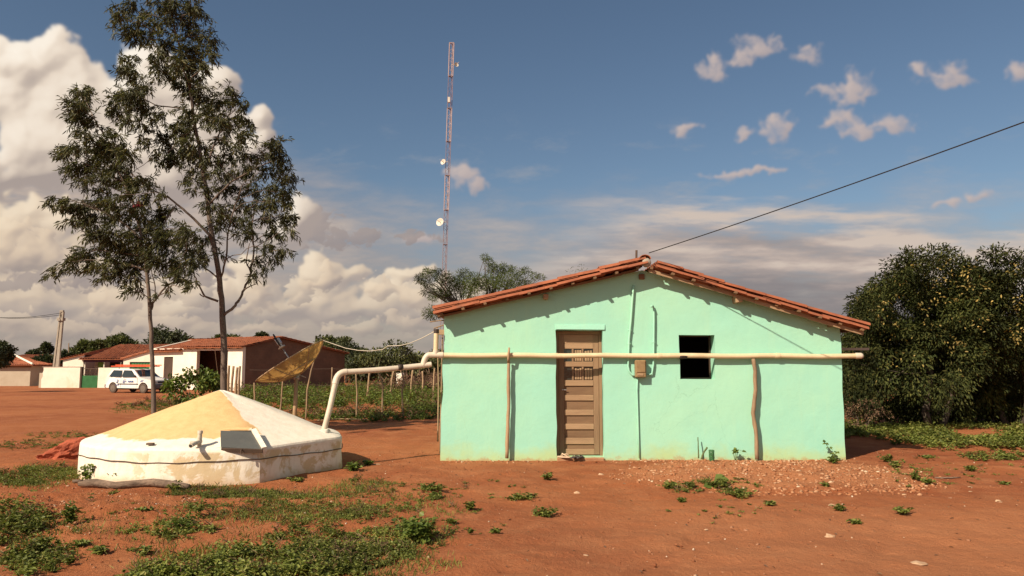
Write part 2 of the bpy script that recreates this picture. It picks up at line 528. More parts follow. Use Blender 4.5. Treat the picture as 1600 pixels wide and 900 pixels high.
def cistern_mat(cx, cy):
    m, T, b = new_mat('cistern_lime_paint')
    g = T.node('ShaderNodeTexCoord')
    v = g.outputs['Object']                      # object origin = centre of the base
    sep = T.node('ShaderNodeSeparateXYZ'); T.l.new(v, sep.inputs[0])
    x, y, z = sep.outputs
    n1 = T.noise(v, 2.2, 6, .65)
    n2 = T.noise(v, 8, 5, .6)
    r = T.math('SQRT', T.math('ADD', T.math('MULTIPLY', x, x), T.math('MULTIPLY', y, y)))
    ang = T.math('ARCTAN2', y, x)
    wob = T.math('MULTIPLY', T.math('SUBTRACT', n1, .5), .45)
    # unpainted ochre sector on the cone
    e1 = T.sstep(T.math('ADD', ang, T.math('MULTIPLY', wob, .9)), -.80, -.84)          # left of the edge line
    e2 = T.sstep(T.math('ADD', r, wob), 1.66, 1.60)
    rear = T.sstep(y, 1.4, 1.2)
    top = T.sstep(z, .50, .53)
    och = T.math('MULTIPLY', T.math('MULTIPLY', e1, e2), T.math('MULTIPLY', rear, top))
    white = T.mix(T.sstep(n2, .35, .7), (.80,.73,.63), (.74,.655,.55))
    ochre = T.mix(T.sstep(n2, .3, .75), (.69,.455,.225), (.61,.385,.18))
    ochre = T.mix(T.math('MULTIPLY', T.sstep(T.noise(v, 5, 5, .7), .55, .7), .5), ochre, (.72,.49,.24))
    c = T.mix(och, white, ochre)
    # flaking and stains on the drum
    drum = T.sstep(z, .47, .43)
    fl = T.math('MULTIPLY', T.sstep(T.noise(v, 2.9, 7, .70, dist=.5), .49, .56), drum)
    fl = T.math('MULTIPLY', fl, T.sstep(ang, -2.0, -1.55))
    c = T.mix(T.math('MULTIPLY', fl, .85), c, (.56,.42,.24))
    low = T.sstep(T.math('ADD', z, T.math('MULTIPLY', wob, .6)), .0, .16, .8, 0.)
    c = T.mix(low, c, (.52,.37,.22))
    gry = T.math('MULTIPLY', T.sstep(T.noise(v, 5, 6, .7), .60, .74), .2)
    c = T.mix(gry, c, (.50,.44,.37))
    stv = T.noise(T.vmath('MULTIPLY', v, (7, 7, .6)), 1., 4, .6)
    c = T.mix(T.math('MULTIPLY', T.math('MULTIPLY', T.sstep(stv, .52, .7), drum), .35), c, (.56,.49,.40))
    T.l.new(c, b.inputs['Base Color'])
    b.inputs['Roughness'].default_value = .85
    b.inputs['Specular IOR Level'].default_value = .2
    hh = T.math('ADD', T.math('MULTIPLY', n2, 1.), T.math('MULTIPLY', T.noise(v, 50, 3), .3))
    hh = T.math('SUBTRACT', hh, T.math('MULTIPLY', och, .4))
    T.l.new(T.bump(hh, .35, .02), b.inputs['Normal'])
    return m

M['leaf_euc'] = leaf_mat('hanging_leaf', [(0,(.032,.036,.016)),(.45,(.058,.061,.024)),(.8,(.092,.090,.032)),(1,(.14,.115,.042))], .55, .3)
M['leaf_bush'] = leaf_mat('bush_leaf', [(0,(.018,.025,.008)),(.5,(.037,.046,.014)),(.9,(.072,.076,.021)),(.985,(.085,.08,.025)),(1,(.16,.12,.04))], .65, .2, .12, (.5, 1.7))
M['leaf_feather'] = leaf_mat('feathery_leaf', [(0,(.06,.08,.025)),(.6,(.11,.14,.042)),(1,(.17,.19,.06))], .7, .35, .1)
M['leaf_far'] = leaf_mat('far_tree_leaf', [(0,(.05,.06,.025)),(.6,(.095,.105,.038)),(1,(.15,.15,.05))], .6, .25)
M['leaf_far_dark'] = leaf_mat('dark_far_leaf', [(0,(.028,.036,.018)),(.6,(.052,.062,.028)),(1,(.085,.092,.038))], .6, .2)
M['leaf_weed'] = leaf_mat('weed_leaf', [(0,(.075,.095,.021)),(.5,(.145,.172,.036)),(.85,(.205,.222,.048)),(1,(.26,.22,.07))], .55, .28)
M['leaf_broad'] = leaf_mat('broad_weed_leaf', [(0,(.060,.090,.020)),(.5,(.115,.160,.032)),(1,(.19,.225,.048))], .5, .28)
M['leaf_dry'] = leaf_mat('dry_twig_leaf', [(0,(.10,.055,.035)),(.5,(.17,.095,.06)),(1,(.26,.17,.10))], .8, .15)
M['flower'] = leaf_mat('yellow_flower', [(0,(.20,.16,.05)),(.6,(.33,.24,.07)),(1,(.48,.34,.11))], .6, .3)
M['stem'] = simple('green_stem', (.10,.13,.04), (.08,.09,.035), .7, 9, 40, .1)

# ================================================================ GROUND
def ground():
    def axis(lo, hi, step, far_lo, far_hi):
        a = list(np.arange(lo, hi + 1e-6, step))
        s = step; p = a[-1]
        while p < far_hi:
            s *= 1.22; p += s; a.append(p)
        s = step; p = a[0]; b = []
        while p > far_lo:
            s *= 1.22; p -= s; b.append(p)
        return np.array(b[::-1] + a)
    xs = axis(-9, 10, .055, -2500, 2500)
    ys = axis(4.5, 16, .055, -300, 4500)
    X, Y = np.meshgrid(xs, ys)
    Z = gz(X, Y)
    # crumbly clods where the earth has been turned
    m = np.exp(-(((X + 5.3)/2.6)**2 + ((Y - 8.6)/1.5)**2)**2)
    Z = Z + m * np.clip(fbm(X*11, Y*11, 2, 71) - .52, 0, 1) * .16
    Z = Z + (fbm(X*7.5, Y*9.5, 3, 61) - .5) * .016 * ((X > -8) & (X < 9) & (Y < 15) & (Y > 4.6))
    for (x0_, a_, w_) in ((1.2, .35, .10), (2.75, .33, .11)):      # old shallow wheel ruts
        xc = x0_ + a_*(Y-6)*1.6 + .25*np.sin(Y*.6 + x0_)
        Z = Z - .018*np.exp(-((X-xc)/w_)**2) * np.clip((9.6-Y)/1.5, 0, 1) * (.6 + .8*vnoise(X*3, Y*3, 4))
    nx, ny = len(xs), len(ys)
    V = np.stack([X, Y, Z], -1).reshape(-1, 3)
    i = np.arange(ny*nx).reshape(ny, nx)
    Fq = np.stack([i[:-1,:-1], i[:-1,1:], i[1:,1:], i[1:,:-1]], -1).reshape(-1, 4)
    o = np_mesh('ground', V, Fq, M['soil'], None, True)
    tag(o, None, None, None, 'structure')
ground()

# ================================================================ MINT HOUSE
YF = 13.0
XL, XR = at(688, 712, YF).x, at(1321, 718, YF).x
XRIDGE = at(1003, 415, YF).x
ZR, ZEL, ZER = 3.36, 2.53, 2.25
XEL, XER = at(679, 480, 12.82).x, at(1352, 512, 12.82).x
BACK = YF + 7.0
SL = (ZR - ZEL) / (XRIDGE - XEL)
SR = (ZR - ZER) / (XER - XRIDGE)
def roofz(x):
    return ZR - SL * (XRIDGE - x) if x < XRIDGE else ZR - SR * (x - XRIDGE)

house = thing('house', ((XL+XR)/2, YF + 3.5, 0), 'mint green plastered house with red clay tile gable roof and brown wooden door', 'house')
DX0, DX1, DZ1 = at(869, 600, YF).x, at(943, 600, YF).x, at(905, 516, YF).z
WX0, WX1 = at(1062, 560, YF).x, at(1117, 560, YF).x
WZ0, WZ1 = at(1090, 593, YF).z, at(1090, 523, YF).z

def facade():
    step = .065
    zrow = 2.28
    def lines(lo, hi, snaps):
        pts = sorted(set([lo, hi] + snaps)); out = []
        for a, b in zip(pts[:-1], pts[1:]):
            n = max(1, round((b - a) / step))
            out += [a + (b - a) * k / n for k in range(n)]
        return out + [hi]
    xs = lines(XL, XR, [DX0, DX1, WX0, WX1, XRIDGE])
    zs = lines(-.25, zrow, [.06, DZ1, WZ0, WZ1])
    ntop = 14
    nx = len(xs); nz = len(zs)
    P = {}
    verts = []
    def put(i, j):
        x = xs[i]
        if j < nz: z = zs[j]
        else:
            zt = roofz(x) - .05
            z = zrow + (zt - zrow) * (j - nz + 1) / ntop
        # hand-made unevenness
        yo = (float(fbm(x*.9+7, z*.9, 3, 5)) - .5) * .022 + (float(fbm(x*4, z*4, 2, 8)) - .5) * .006
        xo = 0; zo = 0
        for (a, b) in ((DX0, DX1), (WX0, WX1)):
            if abs(x-a) < 1e-6 or abs(x-b) < 1e-6: xo = (float(vnoise(z*3.5, x*9, 6)) - .5) * .022
        if abs(z-DZ1) < 1e-6 or abs(z-WZ1) < 1e-6 or abs(z-WZ0) < 1e-6: zo = (float(vnoise(x*4, z*9, 4)) - .5) * .018
        if i == 0: xo = (float(vnoise(z*2.5, 3, 2)) - .5) * .035 + .055 * max(0, z) / 2.5
        elif i == nx-1: xo = (float(vnoise(z*2.5, 9, 2)) - .5) * .03
        verts.append((x + xo, YF + yo, z + zo))
        return len(verts) - 1
    for j in range(nz + ntop):
        for i in range(nx):
            P[i, j] = put(i, j)
    faces = []
    for j in range(nz + ntop - 1):
        for i in range(nx - 1):
            xm = (xs[i] + xs[i+1]) / 2
            zm = (zs[j] + zs[j+1]) / 2 if j < nz - 1 else 9
            if DX0 < xm < DX1 and .06 < zm < DZ1: continue
            if WX0 < xm < WX1 and WZ0 < zm < WZ1: continue
            faces.append((P[i,j], P[i+1,j], P[i+1,j+1], P[i,j+1]))
    n = len(verts)
    from collections import Counter
    ec = Counter()
    for f in faces:
        for a, b in zip(f, f[1:] + f[:1]): ec[tuple(sorted((a, b)))] += 1
    allv = verts + [(v[0], YF + .30, v[2]) for v in verts]
    allf = list(faces) + [tuple(n + k for k in f[::-1]) for f in faces]
    for f in faces:
        for a, b in zip(f, f[1:] + f[:1]):
            if ec[tuple(sorted((a, b)))] == 1:
                allf.append((b, a, a + n, b + n))
    mb = MB(); mb.v = allv; mb.f = allf
    mb.build('front_wall', M['mint'], house, True, angle=40)
facade()
mb = MB(); mb.box((XL+.02, YF+.302, -.25), (XL+.16, BACK-.152, roofz(XL)-.06)); mb.build('side_wall', M['mint'], house)
mb = MB(); mb.box((XR-.16, YF+.302, -.25), (XR-.01, BACK-.152, roofz(XR)-.06)); mb.build('side_wall', M['mint'], house)
mb = MB(); mb.prism([(XL+.02, BACK-.15, -.25), (XR-.01, BACK-.15, -.25), (XR-.01, BACK-.15, roofz(XR)-.06), (XRIDGE, BACK-.15, ZR-.06), (XL+.02, BACK-.15, roofz(XL)-.06)], (0, .15, 0))
mb.build('back_wall', M['mint'], house)
mb = MB(); mb.box((XL+.17, YF+.31, -.02), (XR-.17, BACK-.17, .07)); mb.build('floor', M['concrete'], house)
# added inner wall so that the rooms stay dark
mb = MB(); mb.box((XL+.17, YF+2.6, .072), (XR-.17, YF+2.7, 2.2)); mb.build('light_block_wall', M['dark_room'], house)

# --- roof tiles
def tile(mb, P, el, ew, en, L, r0, r1, convex=True, n=6, th=.013):
    """half-round tile lying along el (downhill), P = centre of the uphill end of its bed"""
    sg = 1 if convex else -1
    vs = []
    for (d, r) in ((0, r0), (L, r1)):
        for q in (0, th):
            for k in range(n + 1):
                a = math.pi * k / n
                vs.append(P + el*d + ew*((r-q)*math.cos(a)) + en*(sg*(r-q)*.72*math.sin(a)))
    m = n + 1
    fs = []
    for k in range(n):
        fs.append((k, k+1, 2*m+k+1, 2*m+k))
        fs.append((m+k, 3*m+k, 3*m+k+1, m+k+1))
        fs.append((k, m+k, m+k+1, k+1))
        fs.append((2*m+k, 2*m+k+1, 3*m+k+1, 3*m+k))
    fs.append((0, 2*m, 3*m, m)); fs.append((n, m+n, 3*m+n, 2*m+n))
    mb.add(vs, fs)

FRONT = YF - .33
def tiled_slope(side):
    xe = XEL if side < 0 else XER
    ze = ZEL if side < 0 else ZER
    top = Vector((XRIDGE + side*.03, 0, ZR + .02)); bot = Vector((xe, 0, ze))
    el = (bot - top); length = el.length; el.normalize()
    ew = Vector((0, 1, 0)); en = el.cross(ew)
    if en.z < 0: en = -en
    TL = .46; lap = .37
    nt = int(length / lap) + 1
    mb = MB()
    pitch = .185
    rows = int((BACK + .2 - FRONT) / pitch)
    for j in range(rows + 1):
        y = FRONT + .085 + j * pitch
        for k in range(nt):
            s = length - TL - k * lap
            if s < -.2: continue
            jy = random.uniform(-.012, .012); jz = random.uniform(-.006, .010)
            sag = -.03 * math.sin(math.pi * max(0, min(1, s/length)))
            P = top + el * s + Vector((0, y + jy, 0)) + en * (.052 + jz + sag)
            tilt = en * .028
            e2 = (el * TL + tilt * (1.0)).normalized() if True else el
            tile(mb, P + en*.028, (el*TL + en*.005 - en*.0).normalized(), ew, en, TL, .068, .080)
            if j < rows:
                P2 = top + el * s + Vector((0, y + pitch/2 + jy, 0)) + en * (.062 + jz + sag)
                tile(mb, P2, el, ew, en, TL, .092, .078, False)
    # the verge: a second, lower course of tiles along the front edge
    for k in range(nt):
        s = length - TL - k * lap
        if s < -.2: continue
        sag = -.03 * math.sin(math.pi * max(0, min(1, s/length)))
        tw = Vector((0, random.uniform(-.02, .03), random.uniform(-.012, .012)))
        ln = TL * random.uniform(.96, 1.1)
        P = top + el*(s + random.uniform(-.03, .03)) + Vector((0, FRONT + .05, 0)) + en*(.004 + sag) + tw
        tile(mb, P, (el + en*random.uniform(-.02, .012)).normalized(), ew, en, ln, .062, .074)
    mb.build('tiled_roof_slope', M['tile'], house, True, angle=35)
    # battens and planks under the tiles
    mb = MB()
    nb = int(length / .38)
    for k in range(nb + 1):
        s = .1 + k * (length - .22) / nb
        c = top + el*s - en*.02
        Mx = Matrix((( el.x, 0, en.x, c.x), (0, 1, 0, 0), (el.z, 0, en.z, c.z), (0,0,0,1)))
        mb.box((-.025, FRONT + (random.uniform(-.05, -.02) if k % 3 else random.uniform(.0, .06)), -.04), (.025, BACK + .1, -.004), Mx)
    mb.build('batten', M['beam'], house)
    mb = MB()
    for (a, b, yo, zo, h) in (((0.02, .52, .17, -.085, .04), (.5, 1.0, .16, -.088, .04)) if side < 0 else ((0.02, .52, .10, -.105, .055), (.5, 1.0, .09, -.11, .06))):
        p0 = top + el*(length*a); p1 = top + el*(length*b - .04)
        for q in range(6):
            u0, u1 = q/6, (q+1)/6
            c0 = p0.lerp(p1, u0); c1 = p0.lerp(p1, u1)
            d = (c1 - c0); dl = d.length; d.normalize()
            wob = random.uniform(-.006, .006)
            Mx = Matrix((( d.x, 0, en.x, c0.x), (0, 1, 0, FRONT + yo), (d.z, 0, en.z, c0.z), (0,0,0,1)))
            mb.box((0, 0, zo + wob), (dl*.999, .035, zo + h + wob), Mx)
    mb.build('verge_board', M['beam'] if side < 0 else M['wood_h'], house)
tiled_slope(-1)
tiled_slope(1)
mb = MB()
y = FRONT + .02
while y < BACK + .1:
    tile(mb, Vector((XRIDGE + random.uniform(-.01,.01), y, ZR + .105 + random.uniform(0,.012))), Vector((0,1,.02)).normalized(), Vector((1,0,0)), Vector((0,-.02,1)).normalized(), .46, .105, .092)
    y += .38
mb.build('ridge_tiles', M['tile_old'], house, True, angle=35)
# mortar plug in the open ridge end
mb = MB(); mb.lathe([(.0,-.0),(.07,.0),(.085,.05),(.06,.10),(.0,.13)], 10, Matrix.Translation((XRIDGE+.03, FRONT+.01, ZR+.04)) @ Matrix.Rotation(rad(-80), 4, 'X'), False)
mb.build('ridge_mortar', M['concrete'], house, True)
# purlins poking through the gable
for (px, py, w, h, out, mt) in ((853, 463, .09, .09, .16, 'stick_pale'), (1155, 467, .12, .12, .22, 'stick_pale'), (1003, 432, .10, .10, .05, 'beam'), (1302, 507, .08, .07, .18, 'beam')):
    c = at(px, py, YF - out)
    mb = MB()
    Mx = Matrix.Translation((c.x, 0, c.z)) @ Matrix.Rotation(rad(random.uniform(-14, 14)), 4, 'Y')
    mb.rbox((-w/2, YF - out, -h/2), (w/2, YF + .3, h/2), .012, Mx)
    mb.build('purlin', M[mt], house)
# laths sticking out behind the left corner, thin aerial on the ridge
for (a, b, r) in (((672, 503), (700, 500), .011), ((678, 513), (702, 506), .012), ((675, 519), (700, 517), .010)):
    mb = MB(); p0 = at(*a, YF + .28); p1 = at(*b, YF + .28); p1.x = max(p1.x, XL + .1); mb.tube([p0, (p0+p1)/2 + Vector((0,0,.006)), p1], r, 6); mb.build('lath', M['stick'], house)
mb = MB(); p0 = at(684, 515, YF + .2); mb.box((p0.x, YF+.17, p0.z-.09), (XL+.1, YF+.30, p0.z-.0)); mb.build('rafter_stub', M['wood_h'], house)
mb = MB(); p0 = at(994, 414, YF+.15); p1 = at(994.5, 391, YF+.15)
mb.tube([p0, p0.lerp(p1,.35)], .012, 6); mb.tube([p0.lerp(p1,.3), p1], .021, 6)
mb.tube([p0.lerp(p1,.2), p0 + Vector((.08,0,.04))], .012, 6)
mb.build('wire_bracket', M['iron'], house)
# grey sheet offcut projecting from the right side wall
mb = MB(); p = at(1329, 546, YF+.35); q = at(1354, 543.5, YF+.35)
mb.box((XR-.02, YF+.25, p.z-.015), (q.x, YF+.5, p.z+.028)); mb.build('ledge_board', M['concrete'], house)

# --- door
def door():
    yd = YF + .20
    fr = MB()
    fr.box((DX0+.004, yd-.02, .062), (DX0+.055, yd+.05, DZ1-.01))
    fr.box((DX1-.055, yd-.02, .062), (DX1-.004, yd+.05, DZ1-.01))
    fr.box((DX0+.056, yd-.02, DZ1-.07), (DX1-.056, yd+.05, DZ1-.01))
    root = fr.build('door', M['wood'], house)
    x0, x1 = DX0 + .058, DX1 - .058
    z0, z1 = .075, DZ1 - .073
    zz = lambda py: at(905, py, yd).z
    st = MB(); sw = .095
    st.rbox((x0, yd-.006, z0), (x0+sw, yd+.03, z1), .004); st.build('stile', M['wood'], root)
    st = MB(); st.rbox((x1-sw, yd-.006, z0), (x1, yd+.03, z1), .004); st.build('stile', M['wood'], root)
    xa, xb = x0 + sw + .001, x1 - sw - .001
    tops = [(537.5,545), (565,573), (594,603), (617,626), (640,649), (662,671), (684,694)]
    rails = [(zz(b), zz(a)) for a, b in tops]
    rails = [(rails[0][0], rails[0][1])] + rails[1:]
    for (a, b) in rails:
        r = MB(); r.rbox((xa, yd-.010, a), (xb, yd+.028, b), .005); r.build('rail', M['wood_h'], root)
    r = MB(); r.rbox((xa, yd-.004, z0), (xb, yd+.028, z0+.10), .004); r.build('rail', M['wood_h'], root)
    r = MB(); r.rbox((xa, yd-.004, rails[0][1]+.001), (xb, yd+.028, z1), .004); r.build('rail', M['wood_h'], root)
    # sunk lower panels
    zs = [r[0] for r in rails[2:]]; zt = [r[1] for r in rails[3:]] + [z0+.10]
    for a, b in zip(zs, zt):
        p = MB(); p.rbox((xa, yd+.014, b+.001), (xb, yd+.027, a-.001), .003); p.build('panel', M['panel_wood'], root)
    # two rows of three lights with mullions
    for (hi, lo) in ((rails[0][0], rails[1][1]), (rails[1][0], rails[2][1])):
        g = MB(); g.box((xa, yd+.022, lo+.001), (xb, yd+.027, hi-.001)); g.build('glass', M['glass'], root)
        for u in (.30, .64):
            xm = xa + (xb-xa)*u
            m_ = MB(); m_.rbox((xm-.016, yd-.006, lo+.001), (xm+.016, yd+.021, hi-.001), .003); m_.build('mullion', M['wood'], root)
        for (u0, u1) in ((.36, .60), (.70, .97)):
            s_ = MB()
            w_ = (xb-xa)
            k = 3
            for q in range(k):
                a0 = xa + w_*(u0 + (u1-u0)*q/k) + .006; a1 = xa + w_*(u0 + (u1-u0)*(q+1)/k) - .003
                s_.rbox((a0, yd+.006, lo+.012), (a1, yd+.02, hi-.03 + random.uniform(-.01,.01)), .003)
            s_.build('shutter', M['stick_pale'], root)
    h = MB(); p = at(879, 609, yd-.03); h.tube([p, p+Vector((.0,.03,0))], .012, 8); h.tube([p, p+Vector((.07,0,-.005))], .008, 8)
    h.build('handle', M['steel'], root)
    t = MB(); t.rbox((DX0+.005, YF-.05, -.05), (DX1-.005, YF+.28, .050), .012); t.build('threshold', M['sill'], root)
door()
mb = MB(); q0 = at(869, 515.5, YF); q1 = at(947, 507, YF)
mb.prism([(q0.x-.005, YF-.022, q0.z+.012), (q1.x-.03, YF-.022, q0.z+.004), (q1.x-.02, YF-.006, q1.z), (q0.x-.02, YF-.006, q1.z)], (0,.05,0)); mb.build('lintel', M['mint'], house)
# --- window shutter edge and room are real depth, the room's dark is in its colour; a frame edge inside the reveal
mb = MB()
mb.box((WX0+.004, YF+.255, WZ0+.004), (WX0+.03, YF+.295, WZ1-.004)); mb.box((WX1-.03, YF+.255, WZ0+.004), (WX1-.004, YF+.295, WZ1-.004))
mb.box((WX0+.031, YF+.255, WZ1-.03), (WX1-.031, YF+.295, WZ1-.004)); mb.box((WX0+.031, YF+.255, WZ0+.004), (WX1-.031, YF+.295, WZ0+.03))
mb.build('window_frame', M['dark_door'], house)
# an added room box behind the window keeps light from leaking through the tiles
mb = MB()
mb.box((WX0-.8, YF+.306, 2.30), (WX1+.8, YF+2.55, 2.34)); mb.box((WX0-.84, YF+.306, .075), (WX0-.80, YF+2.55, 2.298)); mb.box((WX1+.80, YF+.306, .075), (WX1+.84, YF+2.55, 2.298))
mb.build('light_block_room', M['dark_room'], house)

# --- meter box, conduits, cable
c0, c1 = at(993.5, 590, YF-.16), at(1010, 562.5, YF-.16)
mb = MB(); mb.rbox((c0.x, YF-.14, c0.z), (c1.x, YF-.012, c1.z), .015)
meter = mb.build('meter_box', M['meter'], house, True, angle=30)
mb = MB(); mb.rbox((c0.x+.018, YF-.152, c0.z+.09), (c1.x-.018, YF-.14, c1.z-.02), .006); mb.build('meter_cover', M['meter'], meter)
mb = MB(); mb.rbox((c0.x+.03, YF-.149, c0.z+.03), (c1.x-.05, YF-.14, c0.z+.07), .004); mb.build('meter_seal', M['stick_pale'], meter)
def wallpath(pts, off): return [at(a, b, YF - off) for a, b in pts]
mb = MB(); mb.tube(wallpath([(990,446),(989,458),(986,500),(983,530),(982,560),(981.5,572),(983,580),(988,586),(994,587)], .035), [.021,.021,.02,.018,.016,.016,.016,.016,.016], 8)
mb.tube(wallpath([(981,516),(987,516)], .04), .012, 6); mb.tube(wallpath([(980,537),(986,537)], .04), .012, 6)
mb.build('conduit', M['mint'], house, True)
mb = MB(); mb.tube([at(1017.5,479,YF-.12)] + wallpath([(1020,478),(1021.5,482),(1022,500),(1021.5,540),(1021,570),(1019,584),(1012,586)], .04), .017, 8)
mb.tube(wallpath([(1018,535),(1024,535)], .045), .012, 6)
mb.build('conduit', M['mint'], house, True)
mb = MB(); mb.tube(wallpath([(996,591),(995.5,610),(996.5,640),(997.5,675),(999,716)], .03), .012, 6)
mb.build('earth_cable', M['mint'], house, True)

# ================================================================ RAIN PIPE, PROPS
YP = YF - .085
pipe = thing('rain_pipe', at(1000, 556, YP), 'long cream plastic rain pipe across the green house front leading down into the white cistern', 'pipe')
pA = at(663, 553, YP); pB = at(1344, 556, YP)
pA.z = at(700, 554.5, YP).z
n = 22
path = []
for k in range(n+1):
    u = k/n
    p = pA.lerp(pB, u); p.x = pA.x + .09 + (pB.x - pA.x - .09)*u
    path.append(p + Vector((0, .006*math.sin(u*17), -.012*math.sin(math.pi*2*u*2.5)**2)))
mb = MB(); mb.tube(path, .044, 14); mb.build('gutter_run', M['pvc'], pipe, True, angle=50)
mb = MB(); mb.lathe([(.049,-.06),(.053,-.05),(.053,.03),(.052,.05),(.035,.075),(.0,.08)], 14, Matrix.Translation(pB + Vector((-.03,0,0))) @ Matrix.Rotation(rad(90),4,'Y'), False)
mb.build('end_cap', M['pvc_white'], pipe, True, angle=50)
mb = MB(); q = at(1067, 556.5, YP); mb.tube([q+Vector((-.06,0,0)), q+Vector((-.02,0,-.002)), q+Vector((.03,0,.001)), q+Vector((.07,0,0))], [.046,.049,.048,.046], 14); mb.build('tape_wrap', M['black_tape'], pipe, True)
for pxc in (868, 1030, 1215):
    q = at(pxc, 556, YP); q.z = min(path, key=lambda p: abs(p.x-q.x)).z
    mb = MB(); mb.tube([q+Vector((-.045,0,0)), q+Vector((-.03,0,0)), q+Vector((.03,0,0)), q+Vector((.045,0,0))], [.0445,.049,.049,.0445], 14); mb.build('coupling', M['pvc'], pipe, True, angle=50)
# tee, riser, elbow
tee = Vector((at(681,554.5,YP).x, YP, pA.z))
mb = MB(); mb.tube([tee+Vector((-.12,0,0)), tee+Vector((.13,0,0))], .052, 14); mb.tube([tee, tee+Vector((0,0,.085))], .052, 14)
mb.build('tee_joint', M['pvc_white'], pipe, True, angle=50)
rt = at(681, 517, YP)
mb = MB(); mb.tube([tee+Vector((0,0,.07)), Vector((tee.x+.005, YP, rt.z-.02))], .043, 14); mb.build('riser', M['pvc'], pipe, True, angle=50)
mb = MB(); mb.tube([Vector((tee.x+.005, YP, rt.z-.04)), Vector((tee.x+.005, YP, rt.z+.03))], .047, 14); mb.build('riser_collar', M['black_tape'], pipe, True, angle=50)
def bend(p0, pc, p1, k=7):
    return [p0*(1-t)**2 + pc*2*t*(1-t) + p1*t*t for t in [i/k for i in range(k+1)]]
eL = Vector((at(664,556,YP).x, YP, pA.z))
eD = Vector((at(661.5,573,YP).x, YP-.02, at(661.5,571,YP).z))
mb = MB(); mb.tube(bend(tee+Vector((-.1,0,0)), eL, eD), .052, 14); mb.build('elbow', M['pvc_white'], pipe, True, angle=50)
e2 = at(528, 582, 12.35)
mb = MB(); mb.tube([eD+Vector((.14,.02,.02)), eD+Vector((0,0,-.0))*1.0, eD.lerp(e2,.3)+Vector((0,0,-.01)), eD.lerp(e2,.6)+Vector((0,0,-.012)), e2.lerp(eD,.06)], .047, 14); mb.build('sloping_run', M['pvc_white'], pipe, True, angle=50)
q = eD.lerp(e2,.28); d = (e2-eD).normalized()
mb = MB(); mb.tube([q-d*.04, q, q+d*.04], .054, 14); mb.build('tape_wrap', M['black_tape'], pipe, True)
tin = at(506, 674, 12.15)
mb = MB(); mb.tube(bend(e2.lerp(eD,.10), e2+Vector((-.02,0,.01)), e2.lerp(tin,.2)), .053, 14); mb.build('elbow', M['pvc_white'], pipe, True, angle=50)
mb = MB(); mb.tube([e2.lerp(tin,.17), e2.lerp(tin,.6)+Vector((.008,0,0)), tin+Vector((-.01,0,-.03))], .046, 14); mb.build('downpipe', M['pvc_white'], pipe, True, angle=50)

def stick(name, pts, radii, mat, label, cat, extra=None, group=None, parent=None, n=8, part_label=None):
    """pts world points, base first"""
    mb = MB()
    # refine with small kinks
    P = []
    for a, b in zip(pts[:-1], pts[1:]):
        a = Vector(a); b = Vector(b)
        for k in range(4):
            j = Vector((random.uniform(-1,1), random.uniform(-.5,.5), 0)) * (radii[0]*.16) if k else Vector((0,0,0))
            P.append(a.lerp(b, k/4) + j)
    P.append(Vector(pts[-1]))
    m = len(P)
    rr = [(radii[0] + (radii[1]-radii[0])*i/(m-1))*random.uniform(.9, 1.1) for i in range(m)]
    mb.tube(P, rr, n)
    if extra: extra(mb)
    if parent: return mb.build(name, mat, parent, True)
    o = mb.build(name, mat, None, True, loc=P[0])
    return tag(o, label, cat, group)
def fork(mb):
    a = at(794.5, 566, YF-.10); b = at(795.5, 543, YF-.16)
    mb.tube([a, at(794.5,560,YF-.155), at(795,552,YF-.165), b], [.026,.024,.022,.015], 8)
    mb.tube([at(795,556,YF-.16), at(799,552,YF-.155)], [.014,.009], 6)
stick('prop_pole', [at(792,716,YF-.09), at(793.5,670,YF-.09), at(795,630,YF-.09), at(794.5,590,YF-.09), at(794.5,563,YF-.095)], (.034,.027), M['stick_pale'],
      'straight thin wooden pole with forked top propping the rain pipe left of the door', 'pole', fork)
stick('prop_pole', [at(1183,718,YF-.10), at(1181.5,680,YF-.10), at(1176.5,645,YF-.105), at(1180.5,610,YF-.10), at(1180,580,YF-.10), at(1177,560.5,YF-.09)], (.036,.034), M['stick'],
      'crooked grey wooden pole with bends propping the rain pipe right of the window', 'pole')
stick('leaning_stake', [at(693,708,YF+.35)+Vector((-.06,0,0)), at(690,600,YF+.35), at(691,520,YF+.4)], (.016,.010), M['stick'], 'thin upright stick beside the left corner of the green house, nearer the wall', 'stick')
stick('leaning_stake', [at(684,690,YF+.7), at(685,600,YF+.7), at(683,512,YF+.7)], (.013,.009), M['stick_pale'], 'thin pale upright stick behind the riser of the rain pipe', 'stick')

